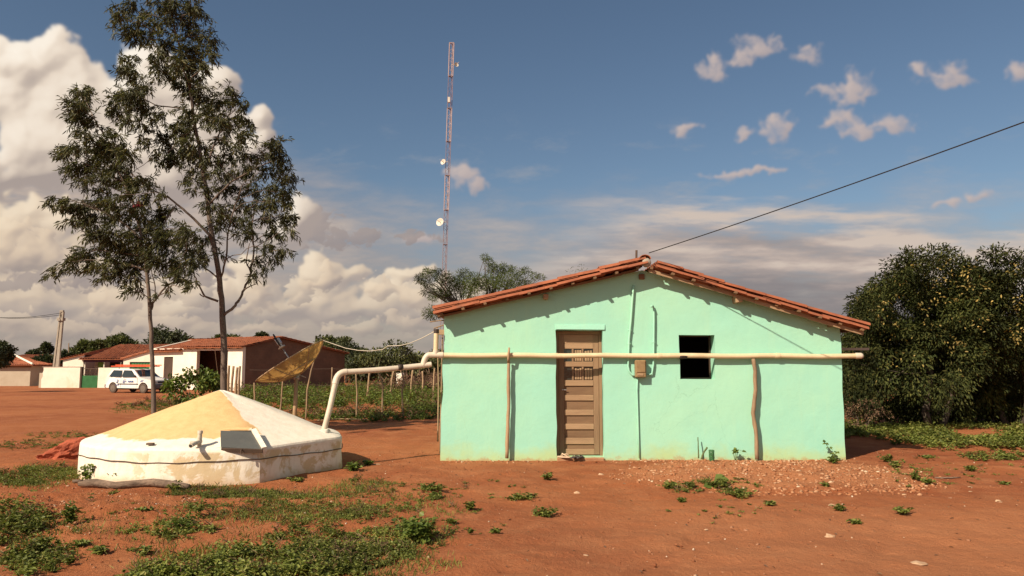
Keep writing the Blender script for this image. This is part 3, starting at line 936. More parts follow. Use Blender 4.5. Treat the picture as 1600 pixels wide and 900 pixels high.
# ================================================================ CISTERN
CX, CY = -4.83, 12.25
def cistern():
    root = thing('cistern', (CX, CY, 0), 'round white rainwater cistern with a low conical roof partly bare ochre', 'water tank')
    m = cistern_mat(CX, CY)
    f1, f2 = rad(-53), rad(-9)
    fm, hw = (f1+f2)/2, (f2-f1)/2
    rc = 2.13
    def rr(a):
        base = 1.93
        if f1 <= a <= f2: return rc*math.cos(hw)/math.cos(a-fm)
        d = min(abs(a-f1), abs(a-f2))
        return base + (rc-base)*math.exp(-(d/.30)**1.2)
    prof = [(1.005,-.3), (1.004,0.), (1.0,.25), (1.0,.44), (.998,.475), (.99,.50), (.97,.52), (.93,.54), (.8,.63), (.6,.795), (.4,.955), (.2,1.11), (.08,1.195), (.02,1.228)]
    n = 96
    vs = []
    for (k, z) in prof:
        for i in range(n):
            a = -math.pi + 2*math.pi*i/n
            r = rr(a)*k if k > .9 else (rr(a)*.93)*(k/.93)
            wob = (float(fbm(math.cos(a)*4+9, math.sin(a)*4 + z*5, 3, 3)) - .5)*.03*min(1, k*1.3)
            zz = z + (float(fbm(math.cos(a)*2+2, math.sin(a)*2+k*3, 2, 13)) - .5)*.03
            vs.append((CX + (r+wob)*math.cos(a) + (.06*(1-k) if k < .93 else 0), CY + (r+wob)*math.sin(a), zz))
    fs = []
    for j in range(len(prof)-1):
        for i in range(n):
            i2 = (i+1) % n
            fs.append((j*n+i, j*n+i2, (j+1)*n+i2, (j+1)*n+i))
    vs.append((CX+.06, CY, 1.235)); t = len(vs)-1
    j = len(prof)-1
    for i in range(n): fs.append((j*n+i, j*n+(i+1)%n, t))
    mb = MB(); mb.v = vs; mb.f = fs
    body = mb.build('tank_body', m, root, True, angle=24)
    # tie wire round the drum
    mb = MB()
    ring = []
    for i in range(97):
        a = -math.pi + 2*math.pi*i/96
        zz = .33 + .012*math.sin(a*5) + .006*math.sin(a*23)
        ring.append((CX + (rr(a)+.010)*math.cos(a), CY + (rr(a)+.010)*math.sin(a), zz))
    mb.tube(ring, .0065, 5, False)
    mb.build('tie_wire', M['iron'], root)
    # hatch frame
    A = at(345, 676, 10.92); B = at(392, 676, 10.92); Cc = at(410, 703.5, 10.42); D = at(346, 702, 10.44)
    up = (B-A).cross(D-A).normalized()
    if up.z < 0: up = -up
    mb = MB(); mb.prism([A+up*.034, B+up*.016, Cc+up*.018, D+up*.034], -up*.035)
    lid = mb.build('hatch_lid', M['lid'], root)
    mb = MB()
    def bar(p, q, w, h, dn=.16):
        d = (q-p).normalized(); s = d.cross(up).normalized()
        mb.prism([p+s*w/2+up*h, q+s*w/2+up*h, q-s*w/2+up*h, p-s*w/2+up*h], -up*(h+dn))
    dd = (D-A).normalized(); ss = (B-A).normalized()
    bar(A - ss*.05 - dd*.02, D - ss*.05 - dd*.01, .085, .022, .07)
    mb.build('hatch_kerb', m, root)
    mb = MB(); bar(B + ss*.045 - dd*.05, Cc + ss*.03 - dd*.015, .065, .04, .07); mb.build('hatch_kerb', m, root)
    mb = MB(); bar(A - dd*.025, B - dd*.025 + ss*.01, .055, .010, .08); mb.build('hatch_gap_shade', M['black'], root)  # black bar stands for the shade in the slot above the lid
    mb = MB(); bar(A - dd*.085 - ss*.03, B - dd*.085 + ss*.02, .07, .026, .05); mb.build('hatch_lintel', m, root)
    mb = MB(); bar(D + dd*.02, Cc + dd*.02 , .02, .025, .03); mb.build('lid_edge', M['iron'], lid)
    hp = D.lerp(Cc, .5) + dd*.03 + up*.02
    mb = MB(); mb.tube([hp, hp+Vector((0,-.03,-.005)), hp+Vector((0,-.035,-.06))], .008, 6); mb.build('lid_hasp', M['iron'], lid)
    # outlet standpipe
    b = at(311, 699, 10.42); t_ = at(313, 674, 10.42)
    mb = MB()
    jn = Vector((b.x, b.y, at(310,690,10.42).z))
    mb.tube([b+Vector((0,.02,-.05)), jn, t_], .030, 12)
    mb.tube([t_+Vector((0,0,-.03)), t_+Vector((0,0,.012))], .036, 12)
    mb.tube([jn+Vector((0,.04,0)), jn+Vector((-.01,-.13,-.012)), jn+Vector((-.015,-.24,-.03))], .030, 12)
    mb.tube([jn+Vector((-.0,-.08,-.004)), jn+Vector((-.085,-.09,-.004))], .024, 10)
    mb.tube([jn+Vector((.0,.0,-.0)), jn+Vector((.0,.0,.06))], .036, 12)
    sp_ = mb.build('outlet_pipe', M['pvc_white'], root, True, angle=50)
    mb = MB(); e = jn+Vector((-.015,-.2405,-.0301)); mb.tube([e, e+Vector((0,-.002,0))], .022, 12); mb.build('pipe_mouth_shade', M['black'], sp_)  # black disc stands for the shade inside the pipe mouth
    # kerb of mortar where the downpipe enters
    mb = MB(); p = at(503, 671, 12.0); mb.rbox((p.x-.22, 11.92, p.z-.10), (p.x+.10, 12.2, p.z-.005), .03); mb.build('inlet_kerb', m, root, True, angle=40)
cistern()
mb = MB(); p = at(235,694,10.42)
mb.rbox((p.x-.05,p.y-.03,p.z-.01),(p.x+.05,p.y+.03,p.z+.02),.006); tag(mb.build('tile_chip', M['log'], None, loc=p), 'small brown tile chip lying on the sloping rim of the white cistern', 'tile chip')

# log in front of the cistern
lp = [(125,754.5),(150,754),(180,757),(210,755),(240,753),(265,756),(285,757),(297,758)]
pts = []
for i, (a, b) in enumerate(lp):
    g = gnd(a, b+7); pts.append(Vector((g.x, g.y-.03, max(g1(g.x+q*.1, g.y+r*.12) for q in (-1,0,1) for r in (-1,0,1)) + .045)))
mb = MB(); mb.tube(pts, [.042,.055,.047,.050,.056,.050,.043,.028], 10)
mb.tube([pts[5], pts[5]+Vector((.12,-.05,.05))], [.03,.016], 7)
mb.tube([pts[0]+Vector((.05,0,.02)), pts[0]+Vector((-.07,-.03,.03))], [.03,.02], 7)
tag(mb.build('log', M['log'], None, True, loc=pts[3]), 'bent grey dead log lying on the earth in front of the white cistern', 'log')

# ================================================================ FOLIAGE HELPERS
def sprays(centers, radii, nspray, nleaf, L, W, droop=.7, side=(-.25, 0), spread=1., spray_len=.3):
    """leaves hanging in short sprays inside each clump"""
    Ps = []; As = []; Ns = []; Ls = []; Ws = []
    for c, r in zip(centers, radii):
        k = max(2, int(nspray * (r / np.mean(radii)) ** 2))
        u = rng.normal(size=(k, 3)); u = unit(u) * (rng.random((k, 1)) ** (1/2.2))
        o = np.array(c) + u * r * np.array([1, 1.1, .85]) * spread
        d = unit(u * .8 + np.array([side[0], side[1], -droop]) * .8 + rng.normal(size=(k, 3)) * .35)
        for i in range(k):
            t = rng.random(nleaf)[:, None]
            sl = spray_len * rng.uniform(.6, 1.3)
            p = o[i] + d[i] * (t - .3) * sl + rng.normal(size=(nleaf, 3)) * .02
            a = unit(d[i] + rng.normal(size=(nleaf, 3)) * .55 + np.array([0, 0, -droop * .5]))
            Ps.append(p); As.append(a); Ns.append(rng.normal(size=(nleaf, 3)) + np.array([0, 0, .6]))
            Ls.append(L * rng.uniform(.6, 1.25, nleaf)); Ws.append(W * rng.uniform(.7, 1.25, nleaf))
    return [np.concatenate(q) for q in (Ps, As, Ns, Ls, Ws)]

def wobble_path(a, b, k=4, amp=.06, sag=0.):
    a = Vector(a); b = Vector(b); L_ = (b-a).length
    out = []
    for i in range(k+1):
        u = i/k
        j = Vector((random.uniform(-1,1), random.uniform(-1,1), random.uniform(-1,1))) * amp * L_ * (0 if i in (0, k) else 1)
        out.append(a.lerp(b, u) + j + Vector((0,0,-sag*L_*math.sin(math.pi*u))))
    return out

def pxtree(name, label, limbs, clumps, Y, mat_leaf, mat_bark, depth=1.0, nspray=9, nleaf=13, L=.15, W=.026, cat='tree', side=-.25, rbase=13., trunkbase=None):
    """limbs: list of (polyline px, r0, r1, dy) ; clumps: px,py,(r px)"""
    sc = Y / F
    base = Vector(trunkbase) if trunkbase else limbs[0][0][0]
    root = thing(name, base, label, cat)
    nodes = []
    for li, (poly, r0, r1, dy0, dy1) in enumerate(limbs):
        P = []
        m = len(poly)
        for i, (a, b) in enumerate(poly):
            u = i/(m-1)
            p = at(a, b, Y + dy0 + (dy1-dy0)*u)
            P.append(p)
        if li == 0 and trunkbase: P[0] = Vector(trunkbase) + Vector((0,0,-.1))
        # refine
        Q = []
        for a, b in zip(P[:-1], P[1:]):
            for k in range(4):
                Q.append(a.lerp(b, k/4) + Vector((random.uniform(-1,1), random.uniform(-1,1), 0))*.012*(1 if k else 0))
        Q.append(P[-1])
        q = len(Q)
        rr = [(r0 + (r1-r0)*i/(q-1))*random.uniform(.94,1.06) for i in range(q)]
        if li == 0: rr[0] *= 1.35; rr[1] *= 1.12
        if li == 0:
            tm = MB(); tm.tube(Q, rr, 10)
        else:
            mb = MB(); mb.tube(Q, rr, 7); mb.build('limb', mat_bark, root, True)
        nodes += [(Vector(p), r) for p, r in zip(Q, rr)]
    zmin = limbs[0][0]
    cen = []; rad_ = []
    mb = tm
    for c in clumps:
        r = (c[2] if len(c) > 2 else rbase) * sc * random.uniform(.85, 1.2)
        # depth follows distance from the trunk line
        p = at(c[0], c[1], Y + random.gauss(0, 1)*depth*.6)
        cen.append(tuple(p)); rad_.append(r)
        best = None; bd = 1e9
        for (q, rr) in nodes:
            dz = p.z - q.z
            d = (p-q).length + (1.5 if dz < .1 else 0) + abs(dz)*.1
            if d < bd: bd = d; best = (q, rr)
        if best:
            q, rr = best
            path = wobble_path(q, p, 5, .05, -.06)
            r0 = min(rr*.6, .006 + .010*(p-q).length)
            mb.tube(path, [r0 + (.004-r0)*i/5 for i in range(6)], 5)
            nodes.append((path[3], r0*.6))
            nodes.append((p, .006))
    mb.build('trunk', mat_bark, root, True)
    P, A, N, Ls, Ws = sprays(cen, rad_, nspray, nleaf, L, W, side=(side, 0), spread=.88, spray_len=.26)
    leaves_mesh('crown', P, A, N, Ls, Ws, mat_leaf, root, fold=.15, bend=.2)
    return root

z1 = lambda pts: [(50+p[0]*.28125, p[1]*.28125) + ((p[2],) if len(p) > 2 else ()) for p in pts]
z2 = lambda pts: [(50+p[0]*.28125, 230+p[1]*.28125) + ((p[2],) if len(p) > 2 else ()) for p in pts]

YA = 17.2
A_cl = z1([(500,40),(470,95),(560,20),(600,120),(560,190),(510,150),(650,60),(700,20),(760,60),(800,30),(860,60),(900,40),(940,60),(880,10),(700,130),(780,110),(860,130),(640,200),(720,220),(800,210),(880,190),(960,190),(1000,220),(760,270),(860,270),(940,280),(980,300),(690,290),
 (640,-60),(720,-90),(800,-60),(880,-100),(940,-60),(700,-160),(780,-200),(860,-180),(760,-260),(800,-330),(740,-330),
 (720,350),(800,350),(700,390),(840,400),(900,370),(760,430),(840,470),(930,440),(880,520),(930,500),(950,370),(820,320),(900,320),
 (1080,500),(1040,560),(1120,560),(1180,580),(1000,600),(1080,640),(1150,650),(1210,680),(1100,710),(1180,740),(960,640),(870,600),(860,660),(1060,780),(1150,800),(980,560),(1040,680),
 (720,740),(800,720),(860,740),(760,800),(840,810),(900,780),(700,860),(780,860),(600,775,9),(640,790,9),(880,850),(960,830),(860,690),
 (510,330,10),(560,320,9),(500,390,10),(560,400),(600,450),(520,520),(460,540),(560,520),(620,560),(560,580),(480,610),(540,650),(600,690,10),(640,620),(700,640,10),(740,630,8),(440,600,10),(600,500)])
A_cl += z2([(960,150),(960,60),(1040,60),(1100,40),(1180,40),(1260,60),(1330,30),(1400,60),(1340,-40,10),(1350,-10),(1040,140),(1120,140),(1200,120),(1290,130),(1380,130),(1420,160),(980,240),(1060,230),(1150,230),(1240,220),(1330,220),(1400,240),(1000,330),(1080,330),(1180,320),(1270,310),(1350,300),(1420,300),(1450,390,10),(1400,390),(1300,390),(1200,400),(1120,400),(1420,460,10),(1350,470),(1220,480,10),(1160,480,9),(1280,560,10),(1340,560,10),(1400,580,10),(1240,640,10),(1290,690,8),(1240,700,8),(1060,400),(1020,420),(880,190,9),(900,230,9),(840,180,9),(1060,600,8),(980,520),(800,100,10),(870,60),(920,130),(760,60,10),(1340,620,9)])
A_limbs = [
 ([(350,650),(350,560),(347,477),(342.5,432),(334,382),(327,342),(323,303),(314,247),(304.5,197),(297,140),(289,95),(275,56),(264,0),(262,-60),(266,-100)], .074, .012, 0, .2),
 ([(350,492),(365,480),(374,468),(382,452),(392,427),(397,387),(393,355),(400,320)], .036, .014, 0, .5),
 ([(382,452),(391,447),(400,444)], .018, .008, 0, .1),
 ([(392,427),(385,410),(390,380)], .02, .01, .3, .5),
 ([(346,432),(353,405),(356,365),(365,330),(378,290)], .024, .011, 0, -.5),
 ([(331,372),(303,342),(280,322),(264,309),(235,295),(205,272)], .032, .012, 0, -.7),
 ([(341,471),(320,463),(308,443),(303,427)], .028, .012, 0, -.4),
 ([(312,459),(318,464)], .012, .012, -.2, -.1),
 ([(340,434),(322,420),(310,405)], .022, .010, 0, .4),
 ([(304,182),(281,169),(245,165),(215,150)], .022, .009, 0, .5),
 ([(304,200),(285,215),(262,238)], .022, .010, 0, -.4),
 ([(318,270),(335,225),(352,190),(365,165)], .026, .010, 0, .6),
 ([(325,320),(360,285),(400,262),(430,250)], .026, .010, 0, -.3),
]
pxtree('tall_tree', 'tallest slender tree with drooping narrow leaves rising behind the white cistern', A_limbs, A_cl, YA, M['leaf_euc'], M['bark'], 1.0, 13, 15, .135, .023, side=-.12, rbase=13, trunkbase=(at(350,650,YA).x, YA, g1(at(350,650,YA).x, YA)))

YB = 15.9
B_cl = z1([(270,520),(320,490,10),(240,580),(280,620),(250,660),(320,650),(360,700,10),(290,740),(340,770),(400,800),(430,830),(470,780),(500,830),(370,850),(200,830,10),(240,810,10),(180,860,9),(300,560),(460,740,9)])
B_cl += z2([(200,30,9),(260,10,9),(380,30),(460,30),(520,40),(230,110),(300,110),(380,110),(460,110),(520,130),(280,190),(360,180),(430,180),(500,180),(580,190),(640,190),(110,280,9),(160,300,9),(200,290,9),(240,330),(220,400,8),(300,330),(380,300),(460,280),(550,270),(640,280),(720,250,10),(350,390),(300,400),(430,400),(520,390),(600,370),(700,370),(760,340,10),(360,480),(440,470),(520,480),(620,460),(720,450),(820,450),(880,480),(420,550),(520,560),(640,550),(760,560),(860,560),(940,570),(320,590),(260,600),(200,640,9),(140,680,8),(105,700,6),(240,660,9),(330,650),(400,660),(480,640),(560,650),(640,640),(400,720,10),(480,700),(560,720),(600,780,9),(560,790,8),(720,640),(800,640),(880,640),(960,620,10),(820,700,10),(860,740,9),(890,770,8),(740,770,7),(700,820,6),(460,530),(580,600),(680,520),(580,520),(680,600),(760,500),(400,250),(480,340),(560,330),(660,420)])
B_limbs = [
 ([(241,672),(240,640),(238,560),(234,477),(230,432),(226,399),(219,360),(208,318),(193,285),(180,258)], .052, .014, 0, -.2),
 ([(236,478),(252,456),(262,446),(276,437)], .026, .010, 0, -.2),
 ([(237,484),(243,462),(240,436),(236,420)], .016, .008, 0, .2),
 ([(228,410),(245,370),(262,340),(275,320)], .026, .010, 0, .3),
 ([(222,375),(195,350),(160,330),(130,318)], .026, .009, 0, -.3),
 ([(226,400),(190,395),(150,390),(110,405)], .024, .008, 0, .2),
 ([(208,318),(195,270),(172,225),(150,190),(135,160)], .022, .008, -.1, .3),
 ([(193,285),(160,265),(130,255)], .018, .008, 0, -.3),
]
pxtree('tall_tree', 'smaller thin trunked tree with wind swept drooping leaves left of the tallest tree', B_limbs, B_cl, YB, M['leaf_euc'], M['bark'], .8, 13, 15, .13, .022, side=-.6, rbase=13, trunkbase=(at(241,672,YB).x, YB, g1(at(241,672,YB).x, YB)))
c = at(216, 321, YB-.15)
mb = MB()
for k in range(5):
    d = Vector((random.uniform(-.1,.1), random.uniform(-.04,.04), random.uniform(-.06,.06)))
    mb.lathe([(0,-.05),(.06,-.02),(.05,.03),(0,.05)], 7, Matrix.Translation(c+d) @ Matrix.Rotation(random.uniform(0,3),4,'X') @ Matrix.Scale(random.uniform(.5,.9),4), False)
tag(mb.build('plastic_bag', M['redbag'], None, True, loc=c), 'scrap of red plastic caught in the leaves of the smaller tall tree', 'bag')

def blob_tree(name, label, base, crown_c, crown_r, nblob, blob_r, per, L, W, ml, mbk, cat='tree', stems=2, droop=.3, trunk_r=.1, seed=0, group=None, extra_blobs=None, taper=1.0, stem_top=.5, overhang=0.):
    """tree with a crown of leaf clumps spread through an uneven volume"""
    st = random.getstate(); random.seed(seed + 100)
    base = Vector(base); cc = Vector(crown_c); cr = Vector(crown_r)
    root = thing(name, base, label, cat, group)
    B = []; Rr = []
    for i in range(nblob):
        while True:
            u = Vector((random.uniform(-1,1), random.uniform(-1,1), random.uniform(-1,1)))
            if u.length < 1: break
        u = u.normalized() * (u.length ** .45)
        k = 1 + .25*(float(fbm(u.x*1.5+seed, u.z*1.5+u.y, 2, seed)) - .5)*2
        B.append(Vector((cc.x+u.x*cr.x*k, cc.y+u.y*cr.y*k + overhang*(.5-.5*u.z), cc.z+u.z*cr.z*k))); Rr.append(blob_r*random.uniform(.6,1.35))
    for e in (extra_blobs or []):
        B.append(Vector(e[0])); Rr.append(e[1])
    mb = MB()
    tops = []
    for s_ in range(stems):
        a = 2*math.pi*s_/max(1,stems) + .6
        off = Vector((math.cos(a), math.sin(a), 0)) * (trunk_r*1.5 if stems > 1 else 0)
        top = Vector((cc.x + math.cos(a)*cr.x*.35*(stems > 1), cc.y + math.sin(a)*cr.y*.35*(stems > 1), cc.z + cr.z*(stem_top-.5)))
        P = wobble_path(base + off + Vector((0,0,-.1)), top, 5, .06)
        mb.tube(P, [trunk_r*(1-.75*i/5) for i in range(6)], 8); tops += P[2:]
    for b_ in B[::max(1, len(B)//60)]:
        q = min(tops, key=lambda t: (t-b_).length + (1 if t.z > b_.z else 0))
        P = wobble_path(q, b_, 3, .06); mb.tube(P, [trunk_r*.22, trunk_r*.15, trunk_r*.1, trunk_r*.04], 5)
    mb.build('trunk', mbk, root, True)
    n = len(B)
    cnt = [max(3, int(per*(r/blob_r)**2)) for r in Rr]
    idx = np.repeat(np.arange(n), cnt)
    Bc = np.array([tuple(b_) for b_ in B]); Ra = np.array(Rr)
    u = rng.normal(size=(len(idx), 3)); u = unit(u) * (rng.random((len(idx), 1)) ** .45)
    P = Bc[idx] + u * Ra[idx][:, None] * np.array([1, 1, .8])
    out = unit(P - np.array(tuple(cc)))
    A = unit(u*.7 + out*.5 + rng.normal(size=u.shape)*.5 + np.array([0,0,-droop]))
    N = rng.normal(size=u.shape)*.6 + np.array([0,0,1.]) + out*.4
    leaves_mesh('crown', P, A, N, L*rng.uniform(.6,1.3,len(P)), W*rng.uniform(.7,1.3,len(P)), ml, root, fold=.2, bend=.2)
    random.setstate(st)
    return root

# ---- big dark bush right of the house
b0 = (at(1478,668,19).x, 19.6, g1(10.5, 19.6))
ex = []
for (a, b, r) in ((1345,470,.35),(1355,500,.4),(1372,462,.35),(1392,455,.4),(1335,540,.35),(1330,580,.35),(1340,610,.4),(1402,420,.4),(1380,440,.3),(1425,405,.4),(1458,400,.35),(1475,395,.3),(1492,405,.35),(1440,420,.4),(1328,620,.35),(1360,632,.3),(1340,520,.3),(1362,560,.5),(1370,600,.5),(1420,600,.6),(1480,610,.6),(1350,480,.25),(1368,448,.25)):
    ex.append((at(a, b, 18.3 + random.uniform(-.5,.6)), r))
ex += [((x_, 20.2 + random.uniform(-.3,.6), random.uniform(.25,.9)), random.uniform(.35,.5)) for x_ in np.arange(8.6, 13.0, .22)]
blob_tree('broad_tree', 'broad dense dark tree with yellow flower clusters right of the green house', b0, (at(1472,540,19.6).x, 19.9, 2.25), (2.15, 2.2, 2.1), 270, .40, 330, .10, .032, M['leaf_bush'], M['bark_dark'], stems=4, trunk_r=.11, seed=3, extra_blobs=ex, droop=.35, overhang=1.3)
ex = []
for (a, b, r) in ((1545,400,.3),(1560,395,.3),(1575,410,.35),(1590,402,.3),(1600,415,.35),(1570,430,.4),(1555,405,.25)):
    ex.append((at(a, b, 18.8), r))
ex += [((x_, 20.4 + random.uniform(-.3,.6), random.uniform(.25,.9)), random.uniform(.35,.5)) for x_ in np.arange(12.3, 15.6, .22)]
blob_tree('broad_tree', 'dense dark leafy tree at the right edge beyond the yellow flowered tree', (13.6, 20.3, g1(13.6,20.3)), (13.7, 20.4, 2.25), (2.2, 2.2, 2.1), 240, .40, 300, .10, .032, M['leaf_bush'], M['bark_dark'], stems=3, trunk_r=.11, seed=8, extra_blobs=ex, droop=.35, overhang=1.3)
# clusters of yellow flowers over the upper part of the first tree
bt = next(o for o in COL.objects if o.get('label', '').startswith('broad dense dark tree'))
bt2 = next(o for o in COL.objects if o.get('label', '').startswith('dense dark leafy tree'))
def flower_clusters(root, spots):
    P=[];A=[];N=[]
    for (a_, c_, n_, r_) in spots:
        for q in range(n_):
            pc = at(a_ + random.gauss(0, r_), c_ + random.gauss(0, r_*.6), 18.0 + random.uniform(-.3, .5))
            k = random.randint(2, 6)
            p = np.array(tuple(pc)) + rng.normal(0, .07, (k,3)); P.append(p)
            A.append(rng.normal(0,1,(k,3)) + np.array([0,-.4,.4])); N.append(rng.normal(0,.6,(k,3)) + np.array([-.3,-.6,.6]))
    P = np.concatenate(P)
    tag(leaves_mesh('flowers', P, np.concatenate(A), np.concatenate(N), rng.uniform(.05,.10,len(P)), .035, M['flower'], root), None, None, None, 'stuff')
flower_clusters(bt, [(1480,425,10,16),(1450,430,2,14),(1500,445,4,22),(1440,465,3,24),(1410,465,4,15),(1470,480,6,26),(1510,500,4,22),(1460,520,4,26),(1400,500,5,18),(1490,550,7,26),(1380,520,4,16),(1345,505,4,10),(1440,560,4,30)])
flower_clusters(bt2, [(1545,450,5,18),(1580,470,6,20),(1560,510,4,20),(1590,520,6,16),(1585,425,5,14)])
ex_spots = None
# low reddish shrub between house corner and dark tree
blob_tree('shrub', 'low reddish green shrub by the rear right corner of the green house', (at(1345,662,18.2).x, 18.0, g1(8.4,18.0)), (at(1345,645,18.2).x, 18.0, .42), (.6,.4,.3), 26, .16, 60, .05, .02, M['leaf_dry'], M['bark_dark'], 'shrub', stems=3, trunk_r=.02, seed=15)

# ---- feathery tree behind the house
ex = []
for (a, b, r) in ((660,437,.22),(672,428,.3),(690,432,.35),(705,440,.4),(725,430,.35),(740,438,.4),(757,402,.14),(763,410,.2),(768,420,.25),(778,425,.3),(790,422,.3),(805,428,.28),(820,424,.22),(835,432,.2),(848,434,.12),(680,462,.3),(705,466,.3),(735,458,.35),(765,452,.35),(795,448,.3),(820,443,.25),(665,455,.2),(715,445,.35),(745,445,.35),(775,440,.3),(660,430,.1),(655,440,.12),(650,437,.07),(668,423,.12),(682,423,.14),(754,399,.07),(760,406,.13),(772,416,.16),(786,416,.14),(800,420,.14),(815,422,.1),(830,428,.1),(842,431,.09),(670,445,.25),(690,455,.35),(760,440,.4),(785,440,.4),(810,442,.35),(700,460,.3),(725,450,.4),(655,432,.12)):
    ex.append((at(a, b, 24 + random.uniform(-.8,.8)), r*.85))
blob_tree('feathery_tree', 'feathery light green tree showing above the left roof slope of the green house', (at(745,600,24.5).x, 24.5, g1(-1,24.5)), (at(745,450,24.5).x, 24.5, 3.4), (1.6, 1.3, .3), 8, .26, 300, .10, .013, M['leaf_feather'], M['bark_dark'], stems=2, trunk_r=.13, seed=21, extra_blobs=ex, droop=.25, stem_top=.4)
ex = [(at(a, b, 24), .10) for (a, b) in ((900,420),(908,416),(915,422),(890,424),(905,424))]
blob_tree('feathery_tree', 'few bare twig tips showing just above the left roof slope near the ridge', (at(905,600,24).x, 24, g1(2.2,24)), (at(905,470,24).x, 24, 3.4), (.6,.6,.6), 14, .2, 25, .10, .012, M['leaf_feather'], M['bark_dark'], stems=2, trunk_r=.05, seed=22, extra_blobs=ex)

# ---- shrub between cistern and car
sp0 = gnd(312, 622)
ysh = 26.
blob_tree('shrub', 'leafy dark green shrub behind the left of the cistern near the white car', (at(305,620,ysh).x, ysh, g1(-11,ysh)), (at(305,608,ysh).x, ysh, .75), (.95,.6,.55), 30, .24, 46, .15, .08, M['leaf_broad'], M['bark_dark'], 'shrub', stems=5, trunk_r=.025, seed=31,
          extra_blobs=[(at(318,578,ysh),.16),(at(325,583,ysh),.18),(at(300,590,ysh),.2),(at(330,590,ysh),.2),(at(298,580,ysh),.14),(at(283,608,ysh),.2),(at(290,600,ysh),.2)])

# ================================================================ FAR BUILDINGS
def corr_roof(mb, A, B, C_, D, pitch=.2, amp=.035, row=.42, th=.05):
    """corrugated clay roof on quad A-B (eave) D-C (ridge)"""
    A, B, C_, D = map(Vector, (A, B, C_, D))
    nrm = (B-A).cross(D-A).normalized()
    if nrm.z < 0: nrm = -nrm
    n = max(4, int((B-A).length / pitch * 4)); m = max(2, int((D-A).length/row))
    vs = []
    for j in range(m):
        for q in (0, 1):
            v = (j + q*1.06)/m; v = min(1, v)
            for i in range(n+1):
                u = i/n
                p = A.lerp(B, u).lerp(D.lerp(C_, u), v)
                s_ = (B-A).length*u/pitch
                wob = (float(vnoise(math.floor(s_), j, 5))-.5)*.03
                vs.append(p + nrm*(amp*math.sin(2*math.pi*s_) + .03*(1-q) + wob - .06*math.sin(math.pi*u)*math.sin(math.pi*v)))
    fs = []
    for j in range(m):
        o = j*2*(n+1)
        for i in range(n): fs.append((o+i, o+i+1, o+n+2+i, o+n+1+i))
    mb.add(vs, fs)
    mb.prism([A-nrm*.05, B-nrm*.05, C_-nrm*.05, D-nrm*.05], -nrm*.04)

def quadwall(mb, p0, p1, z0, z1a, z1b, th, holes=()):
    """wall from p0 to p1 (xy), top z1a..z1b ; holes = (u0,u1,za,zb) in metres along"""
    p0 = Vector((p0[0], p0[1], 0)); p1 = Vector((p1[0], p1[1], 0))
    d = (p1-p0); L_ = d.length; d.normalize(); nn = Vector((-d.y, d.x, 0))
    if nn.y < 0: nn = -nn
    us = sorted(set([0, L_] + [h[0] for h in holes] + [h[1] for h in holes]))
    top = lambda u: z1a + (z1b-z1a)*u/L_
    def piece(u0, u1, a0, a1, b0, b1):
        q0 = p0 + d*u0; q1 = p0 + d*u1
        mb.prism([q0+Vector((0,0,a0)), q1+Vector((0,0,a1)), q1+Vector((0,0,b1)), q0+Vector((0,0,b0))], nn*th)
    for u0, u1 in zip(us[:-1], us[1:]):
        hs = [h for h in holes if h[0] <= u0+1e-6 and h[1] >= u1-1e-6]
        if not hs: piece(u0, u1, z0, z0, top(u0), top(u1))
        else:
            h = hs[0]
            if h[2] > z0 + .01: piece(u0, u1, z0, z0, h[2], h[2])
            piece(u0, u1, h[3], h[3], top(u0), top(u1))
    return p0, d, nn

# --- long building with brick gable
Cn = gnd(377, 610.5)
fd = Vector((-.87, .49, 0)).normalized()      # along the facade to the left
gd = Vector((.49, .87, 0)).normalized()       # along the gable, away
def along(P, d, px):                          # parameter t so that P+d*t projects on px
    k = (px-800)/F
    # x/yc = k where yc = camera depth ~ y*CP+... use y
    kk = k / CP * 1.0
    return (kk*P.y - P.x) / (d.x - kk*d.y)
zg = Cn.z - .1
zc = at(377, 542, Cn.y).z
bl = thing('brick_gable_building', Cn, 'long low building with whitewashed front and bare dark brick gable under a clay tile roof', 'building')
tL = along(Cn, fd, 240)
tA = along(Cn, fd, 360); tB = along(Cn, fd, 312); tD0 = along(Cn, fd, 275.5); tD1 = along(Cn, fd, 261.5)
PL = Cn + fd*tL
mb = MB()
quadwall(mb, Cn, PL, zg, zc, zc-.05, .25, [(tA, tB, zg, zc-.22), (tD0, tD1, zg+.02, at(268,557.5,Cn.y+fd.y*tD0).z)])
mb.build('front_wall', M['white_wall'], bl)
tG = along(Cn, gd, 541); tR = along(Cn, gd, 441)
zr_ = at(441, 528, Cn.y + gd.y*tR).z
zend = at(541, 551, Cn.y + gd.y*tG).z
mb = MB()
g0 = Cn + gd*.26; gR = Cn + gd*tR; gE = Cn + gd*tG
mb.prism([Vector((g0.x,g0.y,zg)), Vector((gE.x,gE.y,zg)), Vector((gE.x,gE.y,zend)), Vector((gR.x,gR.y,zr_)), Vector((g0.x,g0.y,zc))], fd*.2)
mb.build('gable_wall', M['brick'], bl)
mb = MB(); quadwall(mb, gE + fd*.21, gE + fd*tL, zg, zend-.02, zend-.02, .2); mb.build('rear_wall', M['brick'], bl)
e0 = PL + gd*.26; eR = PL + gd*tR; eE = PL + gd*tG
mb = MB(); mb.prism([Vector((e0.x,e0.y,zg)), Vector((eE.x,eE.y,zg)), Vector((eE.x,eE.y,zend)), Vector((eR.x,eR.y,zr_)), Vector((e0.x,e0.y,zc))], -fd*.2); mb.build('end_wall', M['white_wall'], bl)
